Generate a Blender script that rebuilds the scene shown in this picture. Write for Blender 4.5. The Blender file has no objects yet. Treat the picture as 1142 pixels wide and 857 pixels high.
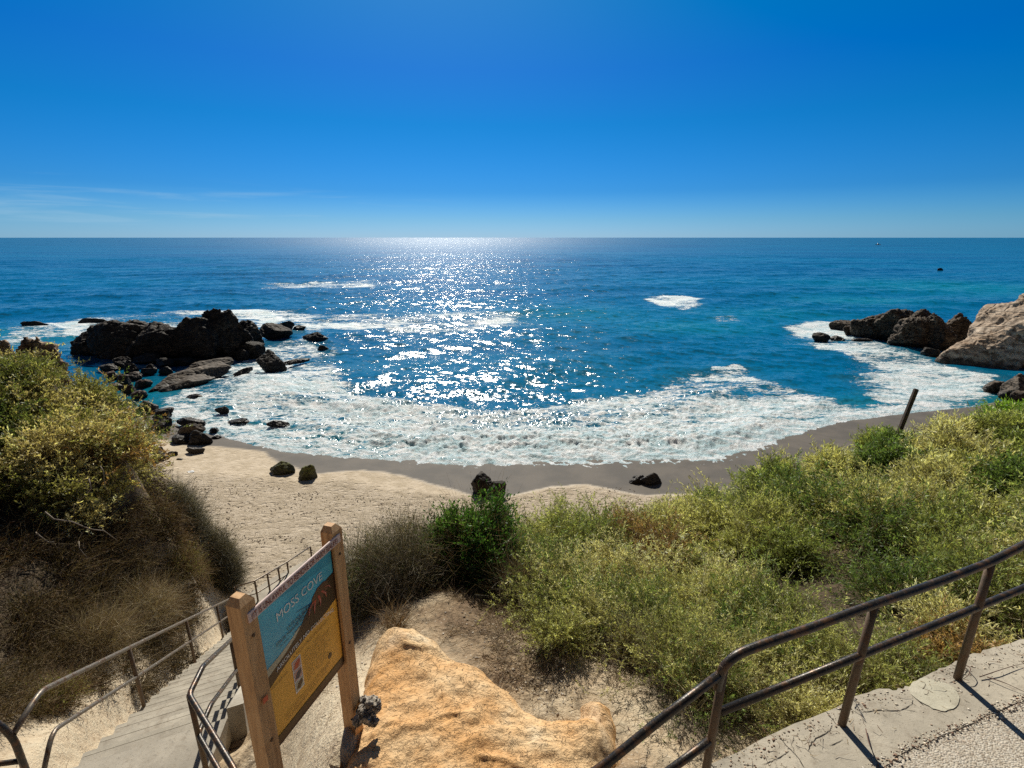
import bpy, math, random, numpy as np
from mathutils import Vector
RS = np.random.RandomState(11)
random.seed(5)
C = bpy.context.scene.collection
PI = math.pi
# ------------------------------------------------------------------ camera geometry
F = 560.0; PITCH = math.atan(163.5/560.0)
CAM = np.array([0.0, 0.0, 12.0])
SUN_AZ = math.radians(-7.8); SUN_EL = math.radians(41)
def ray(px, py):
    dx, dy = px-571.0, py-428.5
    yh = F*math.cos(PITCH)-dy*math.sin(PITCH); zh = -(F*math.sin(PITCH)+dy*math.cos(PITCH))
    return dx/yh, zh/yh
def atZ(px, py, z):
    a, s = ray(px, py); Y = (z-12.0)/s
    return (a*Y, Y, z)
def atY(px, py, Y):
    a, s = ray(px, py)
    return (a*Y, Y, 12.0+s*Y)
# ------------------------------------------------------------------ noise
def _h(ix, iy, iz, seed):
    n = (ix*374761393 + iy*668265263 + iz*2147483647*31 + seed*974634777) & 0xffffffff
    n = ((n ^ (n >> 13))*1274126177) & 0xffffffff
    n = ((n ^ (n >> 16))*2246822519) & 0xffffffff
    return ((n ^ (n >> 15)) & 0xffffff)/8388607.5-1.0
def vnoise(x, y, z=None, seed=0):
    x = np.asarray(x, float); y = np.asarray(y, float)
    two = z is None
    fx, fy = np.floor(x), np.floor(y); ix, iy = fx.astype(np.int64), fy.astype(np.int64)
    u, v = x-fx, y-fy; u = u*u*u*(u*(u*6-15)+10); v = v*v*v*(v*(v*6-15)+10)
    def lay(iz):
        a = _h(ix, iy, iz, seed); b = _h(ix+1, iy, iz, seed); c = _h(ix, iy+1, iz, seed); d = _h(ix+1, iy+1, iz, seed)
        return (a*(1-u)+b*u)*(1-v)+(c*(1-u)+d*u)*v
    if two: return lay(np.int64(0))
    z = np.asarray(z, float); fz = np.floor(z); iz = fz.astype(np.int64); w = z-fz; w = w*w*(3-2*w)
    return lay(iz)*(1-w)+lay(iz+1)*w
def fbm(x, y, z=None, oct=4, seed=0, gain=.5):
    s = 0; a = 1; t = 0; f = 1.0
    for o in range(oct):
        s = s+a*vnoise(x*f+o*17.3, y*f-o*9.1, None if z is None else z*f+o*5.7, seed+o); t += a; a *= gain; f *= 2.03
    return s/t
def sstep(a, b, x):
    t = np.clip((x-a)/(b-a), 0, 1); return t*t*(3-2*t)
# ------------------------------------------------------------------ object helpers
def tag(o, label=None, cat=None, group=None, kind=None):
    if label: o['label'] = label
    if cat: o['category'] = cat
    if group: o['group'] = group
    if kind: o['kind'] = kind
    return o
def empty(name, loc=(0, 0, 0), label=None, cat=None, group=None):
    o = bpy.data.objects.new(name, None); C.objects.link(o); o.location = loc
    return tag(o, label, cat, group)
def mesh_np(name, V, Fc, mat=None, parent=None, smooth=False, attrs=None, cols=None):
    """V (n,3); Fc (m,k) array of one face size, or list of lists"""
    V = np.asarray(V, np.float32)
    me = bpy.data.meshes.new(name)
    if isinstance(Fc, np.ndarray):
        m, k = Fc.shape
        me.vertices.add(len(V)); me.vertices.foreach_set('co', V.ravel())
        me.loops.add(m*k); me.loops.foreach_set('vertex_index', Fc.astype(np.int32).ravel())
        me.polygons.add(m); me.polygons.foreach_set('loop_start', np.arange(0, m*k, k, dtype=np.int32))
        me.update(calc_edges=True)
    else:
        me.from_pydata([tuple(map(float, v)) for v in V], [], Fc); me.update()
    if smooth: me.polygons.foreach_set('use_smooth', np.ones(len(me.polygons), bool))
    for k_, a in (attrs or {}).items():
        at = me.attributes.new(k_, 'FLOAT', 'POINT'); at.data.foreach_set('value', np.asarray(a, np.float32))
    for k_, a in (cols or {}).items():
        at = me.attributes.new(k_, 'FLOAT_COLOR', 'POINT')
        c = np.ones((len(V), 4), np.float32); c[:, :3] = a; at.data.foreach_set('color', c.ravel())
    if mat: me.materials.append(mat)
    o = bpy.data.objects.new(name, me); C.objects.link(o)
    if parent:
        o.parent = parent
        off = Vector((0, 0, 0)); q_ = parent
        while q_: off = off+q_.location; q_ = q_.parent
        me.transform(__import__('mathutils').Matrix.Translation(-off))
    return o
class MB:
    def __init__(s): s.v = []; s.f = []; s.sm = []
    def add(s, vs, fs):
        b = len(s.v); s.v += [tuple(v) for v in vs]; s.f += [[i+b for i in f] for f in fs]; return s
    def box(s, c, size, ux=(1, 0, 0), uy=(0, 1, 0), uz=(0, 0, 1), bev=0.0):
        c, ux, uy, uz = map(np.array, (c, ux, uy, uz)); hx, hy, hz = [q/2 for q in size]
        if bev <= 0:
            vs = [c+ux*a*hx+uy*b*hy+uz*d*hz for d in (-1, 1) for a, b in ((-1, -1), (1, -1), (1, 1), (-1, 1))]
            return s.add(vs, [[3, 2, 1, 0], [4, 5, 6, 7], [0, 1, 5, 4], [1, 2, 6, 5], [2, 3, 7, 6], [3, 0, 4, 7]])
        rings = []
        def ring(x, y, z, b):
            return [c+ux*p*1.0+uy*q*1.0+uz*z for p, q in ((-x+b, -y), (x-b, -y), (x, -y+b), (x, y-b), (x-b, y), (-x+b, y), (-x, y-b), (-x, -y+b))]
        R = ring(hx-bev, hy-bev, -hz, bev*.5)+ring(hx, hy, -hz+bev, bev)+ring(hx, hy, hz-bev, bev)+ring(hx-bev, hy-bev, hz, bev*.5)
        fs = [list(range(7, -1, -1)), list(range(24, 32))]
        for r in range(3):
            for i in range(8): fs.append([r*8+i, r*8+(i+1) % 8, r*8+8+(i+1) % 8, r*8+8+i])
        return s.add(R, fs)
    def tube(s, pts, r, seg=12, cap=True, r2=None):
        P = [np.array(p, float) for p in pts]; n = len(P); r2 = r if r2 is None else r2
        T = [(P[min(i+1, n-1)]-P[max(i-1, 0)]) for i in range(n)]; T = [t/np.linalg.norm(t) for t in T]
        a = np.cross(T[0], [0, 0, 1.0])
        if np.linalg.norm(a) < .05: a = np.cross(T[0], [1.0, 0, 0])
        a /= np.linalg.norm(a); vs = []
        for i in range(n):
            a = a-T[i]*a.dot(T[i]); a /= np.linalg.norm(a); b = np.cross(T[i], a); rr = r+(r2-r)*i/(n-1)
            for k in range(seg):
                q = 2*PI*k/seg; vs.append(P[i]+(a*math.cos(q)+b*math.sin(q))*rr)
        fs = [[i*seg+k, i*seg+(k+1) % seg, (i+1)*seg+(k+1) % seg, (i+1)*seg+k] for i in range(n-1) for k in range(seg)]
        if cap: fs += [list(range(seg-1, -1, -1)), list(range((n-1)*seg, n*seg))]
        return s.add(vs, fs)
    def build(s, name, mat, parent=None, smooth=False):
        o = mesh_np(name, s.v, s.f, mat, parent)
        if smooth:
            for p in o.data.polygons: p.use_smooth = len(p.vertices) == 4
        return o
def bend(pts, r=.06, n=5):
    """round the corners of a polyline"""
    P = [np.array(p, float) for p in pts]; out = [P[0]]
    for i in range(1, len(P)-1):
        a, b, c = P[i-1], P[i], P[i+1]; d1 = (a-b)/np.linalg.norm(a-b); d2 = (c-b)/np.linalg.norm(c-b)
        rr = min(r, .45*np.linalg.norm(a-b), .45*np.linalg.norm(c-b)); p, q = b+d1*rr, b+d2*rr
        for k in range(n+1):
            t = k/n; out.append((1-t)**2*p+2*t*(1-t)*b+t*t*q)
    out.append(P[-1]); return out
# ------------------------------------------------------------------ materials
class NT:
    def __init__(s, name):
        s.m = bpy.data.materials.new(name); s.m.use_nodes = True; s.t = s.m.node_tree; s.n = s.t.nodes; s.n.clear()
        s.out = s.n.new('ShaderNodeOutputMaterial')
    def N(s, typ, **kw):
        n = s.n.new('ShaderNode'+typ)
        for k, v in kw.items():
            if k.startswith('i_'):
                key = k[2:]; key = int(key) if key.isdigit() else key.replace('_', ' ')
                s.put(n.inputs[key], v)
            else: setattr(n, k, v)
        return n
    def put(s, sock, v):
        if isinstance(v, bpy.types.NodeSocket): s.t.links.new(v, sock)
        elif isinstance(v, bpy.types.Node): s.t.links.new(v.outputs[0], sock)
        else:
            if isinstance(v, tuple) and len(v) == 3 and sock.type == 'RGBA': v = v+(1,)
            sock.default_value = v
    def noise(s, scale, detail=4, rough=.5, vec=None, dist=0, typ=None):
        n = s.N('TexNoise', i_Scale=scale, i_Detail=detail, i_Roughness=rough, i_Distortion=dist)
        s.put(n.inputs['Vector'], vec if vec is not None else s.pos()); return n.outputs['Fac']
    def pos(s):
        if not hasattr(s, '_p'): s._p = s.N('NewGeometry').outputs['Position']
        return s._p
    def obj(s):
        if not hasattr(s, '_o'): s._o = s.N('TexCoord').outputs['Object']
        return s._o
    def attr(s, name, out='Fac'):
        return s.N('Attribute', attribute_name=name).outputs[out]
    def scale(s, vec, v):
        n = s.N('Mapping'); s.put(n.inputs['Vector'], vec); n.inputs['Scale'].default_value = v; return n.outputs[0]
    def ramp(s, fac, stops, interp='LINEAR'):
        n = s.N('ValToRGB'); s.put(n.inputs[0], fac); e = n.color_ramp.elements; n.color_ramp.interpolation = interp
        while len(e) < len(stops): e.new(.5)
        for k, (p, c) in enumerate(stops):
            e[k].position = p; e[k].color = (c, c, c, 1) if isinstance(c, (int, float)) else tuple(c)+(1,)
        return n.outputs[0]
    def mix(s, f, a, b, mode='MIX'):
        n = s.N('Mix', data_type='RGBA', blend_type=mode); s.put(n.inputs[0], f); s.put(n.inputs[6], a); s.put(n.inputs[7], b); return n.outputs[2]
    def math(s, op, a, b=0.0, c=0.0, clamp=False):
        n = s.N('Math', operation=op, use_clamp=clamp); s.put(n.inputs[0], a); s.put(n.inputs[1], b); s.put(n.inputs[2], c); return n.outputs[0]
    def mrange(s, v, a, b, c=0., d=1.):
        n = s.N('MapRange', interpolation_type='SMOOTHSTEP'); s.put(n.inputs[0], v)
        for i, q in enumerate((a, b, c, d)): s.put(n.inputs[i+1], q)
        return n.outputs[0]
    def bump(s, h, dist=.01, strength=1., normal=None):
        n = s.N('Bump', i_Height=h, i_Distance=dist, i_Strength=strength)
        if normal is not None: s.put(n.inputs['Normal'], normal)
        return n.outputs[0]
    def principled(s, color, rough=.7, normal=None, **kw):
        n = s.N('BsdfPrincipled'); s.put(n.inputs['Base Color'], color); s.put(n.inputs['Roughness'], rough)
        if normal is not None: s.put(n.inputs['Normal'], normal)
        for k, v in kw.items(): s.put(n.inputs[k.replace('_', ' ')], v)
        return n.outputs[0]
    def done(s, sh): s.put(s.out.inputs['Surface'], sh); return s.m
def simple(name, col, rough=.6, var=.15, scale=20, bump=.002, bscale=60, metallic=0.0, spec=.5):
    t = NT(name); n = t.noise(scale, 5, .6, t.obj())
    c = t.mix(t.mrange(n, .3, .7), tuple(x*(1-var) for x in col), tuple(min(1, x*(1+var)) for x in col))
    return t.done(t.principled(c, rough, t.bump(t.noise(bscale, 4, .6, t.obj()), bump), Metallic=metallic, Specular_IOR_Level=spec))
# ------------------------------------------------------------------ world, sun, camera
def build_world():
    w = bpy.data.worlds.new('World'); bpy.context.scene.world = w; w.use_nodes = True
    t = w.node_tree; n = t.nodes; n.clear()
    out = n.new('ShaderNodeOutputWorld'); bg = n.new('ShaderNodeBackground')
    sky = n.new('ShaderNodeTexSky'); sky.sky_type = 'NISHITA'; sky.sun_disc = False
    sky.sun_elevation = SUN_EL; sky.sun_rotation = SUN_AZ
    sky.altitude = 0; sky.air_density = 1.0; sky.dust_density = .25; sky.ozone_density = 3.0
    geo = n.new('ShaderNodeTexCoord'); sx = n.new('ShaderNodeSeparateXYZ'); t.links.new(geo.outputs['Generated'], sx.inputs[0])
    sub = n.new('ShaderNodeMix'); sub.data_type = 'RGBA'; sub.blend_type = 'SUBTRACT'; sub.inputs[0].default_value = 1
    t.links.new(sky.outputs[0], sub.inputs[6]); sub.inputs[7].default_value = (2.7, 0, 0, 1)
    def rng0(sock, a, b, c, d):
        m = n.new('ShaderNodeMapRange'); m.interpolation_type = 'SMOOTHSTEP'; t.links.new(sock, m.inputs[0])
        for i, q in enumerate((a, b, c, d)): m.inputs[i+1].default_value = q
        return m.outputs[0]
    fm = n.new('ShaderNodeMath'); fm.operation = 'MULTIPLY'; t.links.new(rng0(sx.outputs['Z'], .40, .62, 1, 0), fm.inputs[0]); t.links.new(rng0(sx.outputs['Y'], -.5, 0, 0, 1), fm.inputs[1]); t.links.new(fm.outputs[0], sub.inputs[0])
    cl = n.new('ShaderNodeMix'); cl.data_type = 'RGBA'; cl.blend_type = 'LIGHTEN'; cl.inputs[0].default_value = 1
    t.links.new(sub.outputs[2], cl.inputs[6]); cl.inputs[7].default_value = (0, 0, 0, 1)
    rp = n.new('ShaderNodeValToRGB'); e = rp.color_ramp.elements
    st = [(0, (.58, .86, 1.72)), (.03, (.44, .74, 1.42)), (.08, (.20, .56, 1.22)), (.19, (.11, .57, 1.13)), (.27, (.26, .55, 1.2)), (.36, (.46, .68, 1.2)), (.55, (.62, .50, .46)), (1, (.62, .50, .46))]  # upper sky, out of view, neutralised to keep shadows from turning blue
    while len(e) < len(st): e.new(.5)
    for k, (p_, c_) in enumerate(st): e[k].position = p_; e[k].color = c_+(1,)
    t.links.new(sx.outputs['Z'], rp.inputs[0])
    hs = n.new('ShaderNodeMix'); hs.data_type = 'RGBA'; hs.blend_type = 'MULTIPLY'; hs.inputs[0].default_value = 1
    t.links.new(cl.outputs[2], hs.inputs[6]); t.links.new(rp.outputs[0], hs.inputs[7])
    # thin cirrus low over the left horizon
    tc = n.new('ShaderNodeTexCoord'); mp = n.new('ShaderNodeMapping'); mp.inputs['Scale'].default_value = (3.0, 3.0, 42.0); mp.inputs['Rotation'].default_value = (0, .035, 0)
    nz = n.new('ShaderNodeTexNoise'); nz.inputs['Scale'].default_value = 1.6; nz.inputs['Detail'].default_value = 6; nz.inputs['Roughness'].default_value = .55; nz.inputs['Distortion'].default_value = .4
    t.links.new(tc.outputs['Generated'], mp.inputs['Vector']); t.links.new(mp.outputs[0], nz.inputs['Vector'])
    r1 = n.new('ShaderNodeMapRange'); r1.interpolation_type = 'SMOOTHSTEP'
    for i, q in enumerate((.50, .74, 0, .42)): r1.inputs[i+1].default_value = q
    t.links.new(nz.outputs['Fac'], r1.inputs[0])
    sp = n.new('ShaderNodeSeparateXYZ'); t.links.new(tc.outputs['Generated'], sp.inputs[0])
    def rng(sock, a, b, c, d):
        m = n.new('ShaderNodeMapRange'); m.interpolation_type = 'SMOOTHSTEP'; t.links.new(sock, m.inputs[0])
        for i, q in enumerate((a, b, c, d)): m.inputs[i+1].default_value = q
        return m.outputs[0]
    def mul(a, b):
        m = n.new('ShaderNodeMath'); m.operation = 'MULTIPLY'; t.links.new(a, m.inputs[0])
        if isinstance(b, float): m.inputs[1].default_value = b
        else: t.links.new(b, m.inputs[1])
        return m.outputs[0]
    f = mul(mul(mul(r1.outputs[0], rng(sp.outputs['Z'], .0, .03, 0, 1)), rng(sp.outputs['Z'], .095, .05, 0, 1)), rng(sp.outputs['X'], -.05, -.5, 0, 1))
    mx = n.new('ShaderNodeMix'); mx.data_type = 'RGBA'; t.links.new(f, mx.inputs[0]); t.links.new(hs.outputs[2], mx.inputs[6]); mx.inputs[7].default_value = (5.5, 8.8, 11.5, 1)
    # landward sky behind the camera tinted warmer, added to take blue out of shadows
    back = rng(sp.outputs['Y'], -.05, -.55, 0, 1); bm_ = n.new('ShaderNodeMix'); bm_.data_type = 'RGBA'; bm_.blend_type = 'MULTIPLY'
    t.links.new(back, bm_.inputs[0]); t.links.new(mx.outputs[2], bm_.inputs[6]); bm_.inputs[7].default_value = (1.1, .72, .45, 1)
    t.links.new(bm_.outputs[2], bg.inputs['Color']); bg.inputs['Strength'].default_value = .058
    t.links.new(bg.outputs[0], out.inputs['Surface'])
build_world()
sd = bpy.data.lights.new('sun', 'SUN'); sd.energy = 5.0; sd.angle = math.radians(.53); sd.color = (1.0, .94, .82)
so = bpy.data.objects.new('sun', sd); C.objects.link(so)
tosun = Vector((math.sin(SUN_AZ)*math.cos(SUN_EL), math.cos(SUN_AZ)*math.cos(SUN_EL), math.sin(SUN_EL)))
so.rotation_euler = tosun.to_track_quat('Z', 'Y').to_euler(); so.location = (0, 0, 60)
cd = bpy.data.cameras.new('camera'); co = bpy.data.objects.new('camera', cd); C.objects.link(co)
co.location = CAM; co.rotation_euler = (PI/2-PITCH, 0, 0); cd.sensor_width = 36; cd.lens = 36*F/1142; cd.clip_start = .05; cd.clip_end = 120000
bpy.context.scene.camera = co
sc = bpy.context.scene
sc.view_settings.view_transform = 'Standard'; sc.view_settings.look = 'None'; sc.view_settings.exposure = .15; sc.view_settings.gamma = 1; sc.view_settings.use_curve_mapping = False
sc.render.engine = 'CYCLES'; sc.cycles.use_denoising = False; sc.cycles.max_bounces = 6; sc.cycles.diffuse_bounces = 3; sc.cycles.glossy_bounces = 3; sc.cycles.transmission_bounces = 3; sc.cycles.transparent_max_bounces = 4
sc.cycles.caustics_reflective = False; sc.cycles.caustics_refractive = False
# ------------------------------------------------------------------ terrain function
SHORE_PX = [(120, 440), (165, 462), (190, 480), (232, 489), (262, 494), (309, 505), (375, 512), (445, 515), (515, 521), (603, 518), (700, 515), (790, 513), (850, 500), (885, 488), (935, 474), (990, 466), (1040, 460), (1095, 455), (1125, 448)]
SH = np.array([atZ(x, y, 0)[:2] for x, y in SHORE_PX])
SH = np.vstack([[-120, 30], [-60, 32], [-38, 33], SH, [46, 36], [75, 38], [140, 34]])
def poly_sd(P, x, y):
    """distance to polyline + sign (+ below/landward)"""
    best = np.full(x.shape, 1e9); sg = np.ones(x.shape)
    for a, b in zip(P[:-1], P[1:]):
        d = b-a; L = d.dot(d); t = np.clip(((x-a[0])*d[0]+(y-a[1])*d[1])/L, 0, 1)
        ex, ey = x-(a[0]+t*d[0]), y-(a[1]+t*d[1]); q = ex*ex+ey*ey
        s = np.where(d[0]*(y-a[1])-d[1]*(x-a[0]) < 0, 1., -1.)
        m = q < best; best = np.where(m, q, best); sg = np.where(m, s, sg)
    return np.sqrt(best)*sg
def in_poly(P, x, y):
    P = np.asarray(P); r = np.zeros(x.shape, bool); j = len(P)-1
    for i in range(len(P)):
        a, b = P[i], P[j]
        with np.errstate(divide='ignore', invalid='ignore'):
            c = ((a[1] > y) != (b[1] > y)) & (x < (b[0]-a[0])*(y-a[1])/(b[1]-a[1])+a[0])
        r ^= c; j = i
    return r
def poly_dist(P, x, y):
    """signed distance, + inside"""
    P = np.asarray(P, float); best = np.full(x.shape, 1e9)
    for i in range(len(P)):
        a, b = P[i], P[(i+1) % len(P)]; d = b-a; t = np.clip(((x-a[0])*d[0]+(y-a[1])*d[1])/max(d.dot(d), 1e-9), 0, 1)
        best = np.minimum(best, (x-a[0]-t*d[0])**2+(y-a[1]-t*d[1])**2)
    return np.sqrt(best)*np.where(in_poly(P, x, y), 1, -1)
def beach_z(x, y):
    d = poly_sd(SH, x, y)
    zin = np.where(d < 4, .07*d, .28+(d-4)*.15); zin = np.minimum(zin, 1.6+.02*d)
    return np.where(d > 0, zin, np.maximum(.13*d, -4.)), d
CT = np.array([
 # around the walk, flight and landing
 (0, -6, 9.6), (-6, -6, 9.6), (6, -6, 9.6), (14, -6, 9.8), (-14, -4, 10), (0, -1, 8.6), (3, 0, 8.75), (6, 0, 9.0), (9, 1.5, 9.2), (0, 1, 7.7), (-1.2, 1, 7.2), (-3, 1, 7.2), (-4.2, 2.4, 7.25), (-2.6, 2.4, 7.2), (-2.35, 4.0, 7.35), (-2.5, 4.9, 6.9), (-2.2, 3.0, 7.3),
 (-1.15, 2.05, 8.55), (-1.5, 2.35, 8.2), (-1.12, 2.75, 8.72), (-1.05, 3.2, 8.5), (-1.6, 3.2, 8.2), (-2.1, 3.5, 7.6), (0.8, 1.6, 8.7), (0, 2.1, 8.5), (2, 2.9, 8.6), (3.2, 3.3, 8.55), (5, 3.7, 8.6), (8, 4.8, 8.8), (12, 6, 9.0),
 (-.3, 3.0, 8.6), (.6, 3.0, 8.6), (-.8, 4.3, 8.35), (0, 4.3, 8.3), (.8, 4.0, 8.35), (-1.3, 3.6, 8.35), (1.6, 4.4, 8.0),
 # down the hollow to the beach
 (-2.6, 4.2, 7.2), (-2.3, 5, 7.5), (-1.6, 5.3, 7.7), (-.5, 5.8, 7.6), (-2.4, 6.3, 6.6), (-3.0, 7.5, 4.9), (-1.8, 7.4, 5.6), (-.6, 7.2, 6.0), (-3.9, 9.4, 3.0), (-1.5, 9, 3.2), (0, 9, 3.6),
 # right bluff edge
 (.5, 6.6, 7.35), (2.7, 7.9, 6.95), (5.5, 9.4, 6.85), (8.5, 10.4, 7.5), (12, 11, 7.95), (18, 12, 8.0), (26, 13, 8.2), (60, 14, 8.5),
 (1.6, 5.6, 7.7), (4, 6, 7.75), (7, 7, 8.0), (10, 8, 8.2), (16, 8, 8.6), (30, 6, 9.5), (3, 10.5, 3.0), (6, 12.2, 3.2), (9.5, 13.3, 3.2), (13, 14.2, 3.2), (20, 15.5, 3.4), (30, 17, 3.5), (60, 18, 3.5),
 (3, 13, .0), (8, 15.5, .2), (14, 17, .2), (22, 19, .2), (40, 21, .2), (0, 12, .8), (-3, 12.5, .5),
 # flight two: ground beside it
 (-4.4, 4.1, 6.8), (-3.4, 5.7, 5.85), (-4.95, 5.14, 6.0), (-4.2, 7.6, 4.3), (-5.95, 7.4, 4.4), (-5.3, 9.9, 2.8), (-6.95, 9.7, 2.85), (-6.3, 12, 1.5), (-7.8, 11.8, 1.6),
 # left bank and bluff
 (-5.2, 3.2, 7.3), (-6.4, 3.6, 7.7), (-8.5, 4, 7.4), (-6.2, 6, 6.0), (-6.9, 6.1, 6.45), (-7.6, 6.9, 6.9), (-8.2, 9.9, 7.3), (-8.4, 8.8, 7.55), (-9.2, 8.1, 7.65), (-10.5, 7.6, 7.9), (-12, 7.2, 8.1), (-7.45, 9.4, 4.2), (-7.5, 8.25, 5.9), (-8.6, 7.3, 7.1), (-9.8, 6.7, 7.2), (-11.5, 6.2, 7.4), (-8.6, 11.3, 3.4), (-8.35, 10.7, 3.9), (-9.5, 10.3, 7.5), (-9.9, 11.5, 7.6), (-11.2, 12, 8.05),
 (-12.5, 12, 7.95), (-10.2, 9, 8.05), (-14, 5.5, 7.2), (-16, 8, 8.4), (-16, 12, 8.3), (-24, 8, 9.2), (-24, 13, 7.8), (-60, 8, 9), (-60, 14, 7), (-8.4, 12.5, 1.9), (-10.6, 13.0, 3.2), (-12.6, 13.8, 4.6), (-14, 16, 1.6), (-18, 16, 4), (-20, 19, .8), (-30, 20, 1.5), (-60, 20, 1.5), (-9.5, 15, .6), (-8, 14.5, .6), (-5, 15, .3), (0, 15, .0),
], float)
def _phi(r): return np.sqrt(r*r+.05)
_A = _phi(np.hypot(CT[:, None, 0]-CT[None, :, 0], CT[:, None, 1]-CT[None, :, 1]))
_W = np.linalg.solve(np.block([[_A, np.ones((len(CT), 1))], [np.ones((1, len(CT))), np.zeros((1, 1))]]), np.append(CT[:, 2]-5, 0))
def bluff_z(x, y):
    s = np.full(x.shape, _W[-1]+5)
    for i in range(len(CT)): s = s+_W[i]*_phi(np.hypot(x-CT[i, 0], y-CT[i, 1]))
    far = sstep(14, 26, y-.12*np.abs(x)); return s*(1-far)-6*far
# flights: stair two geometry
SA = np.array([-4.88, 5.14]); SD = np.array([-.4, .92]); SD = SD/np.linalg.norm(SD); SN = np.array([SD[1], -SD[0]])
SLOPE = .64; T0, T1 = -1.85, 7.15; SW = 1.32
def stair_z(t): return 6.1-SLOPE*t
OUT = [(352, 900), (366, 850), (388, 800), (394, 752), (402, 715), (408, 690), (420, 677), (442, 672), (468, 675), (492, 690), (508, 710), (538, 722), (566, 745), (592, 768), (618, 781), (640, 781), (641, 766), (655, 757), (672, 757), (688, 768), (698, 792), (699, 825), (692, 857), (680, 905), (560, 960), (430, 950)]
OUTP = np.array([atZ(x_, y_, 8.76)[:2] for x_, y_ in OUT])
def X_OUT(x, y):
    r = np.full(np.shape(x), -1.0); k = (np.abs(x) < 2) & (y > 1) & (y < 5.5)
    if k.any(): r[k] = poly_dist(OUTP, x[k], y[k])
    return r
def terrain(x, y):
    x = np.asarray(x, float); y = np.asarray(y, float)
    b, d = beach_z(x, y); z = bluff_z(x, y)
    z = z+.10*fbm(x*1.1, y*1.1, oct=3, seed=3)*sstep(2.0, 3.5, np.hypot(x, y))
    k = .5; h = np.clip(.5+.5*(z-b)/k, 0, 1); m = b*(1-h)+z*h+k*h*(1-h)
    bl = np.where(z > b, h, h)
    m = np.where(h <= 0, b, np.where(h >= 1, z, m))
    # keep the ground just under the steps and the landing
    t = (x-SA[0])*SD[0]+(y-SA[1])*SD[1]; s = (x-SA[0])*SN[0]+(y-SA[1])*SN[1]
    on = sstep(-.50, -.24, s)*sstep(SW+.32, SW+.14, s)*sstep(T0-.4, T0, t)*sstep(T1+.9, T1+.3, t)
    m = m*(1-on)+np.minimum(m, np.clip(stair_z(t), 1.5, 7.28)-.34)*on
    ld = sstep(1.25, 1.0, np.abs(y-1.0))*sstep(2.1, 1.8, np.abs(x+1.3)-1.3)
    m = m*(1-ld)+np.minimum(m, 7.1)*ld
    oc = (X_OUT(x, y) > .04); m = np.where(oc, np.minimum(m, 8.58), m)
    return m
def tz(x, y): return float(terrain(np.array([float(x)]), np.array([float(y)]))[0])
def ontz(px, py, lo=2.0, hi=80.0):
    a, s = ray(px, py); Y = np.arange(lo, hi, .03); d = 12+s*Y-terrain(a*Y, Y); k = np.argmax(d < 0)
    Y = Y[k] if d[k] < 0 else hi
    return (a*Y, Y, 12+s*Y)
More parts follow.
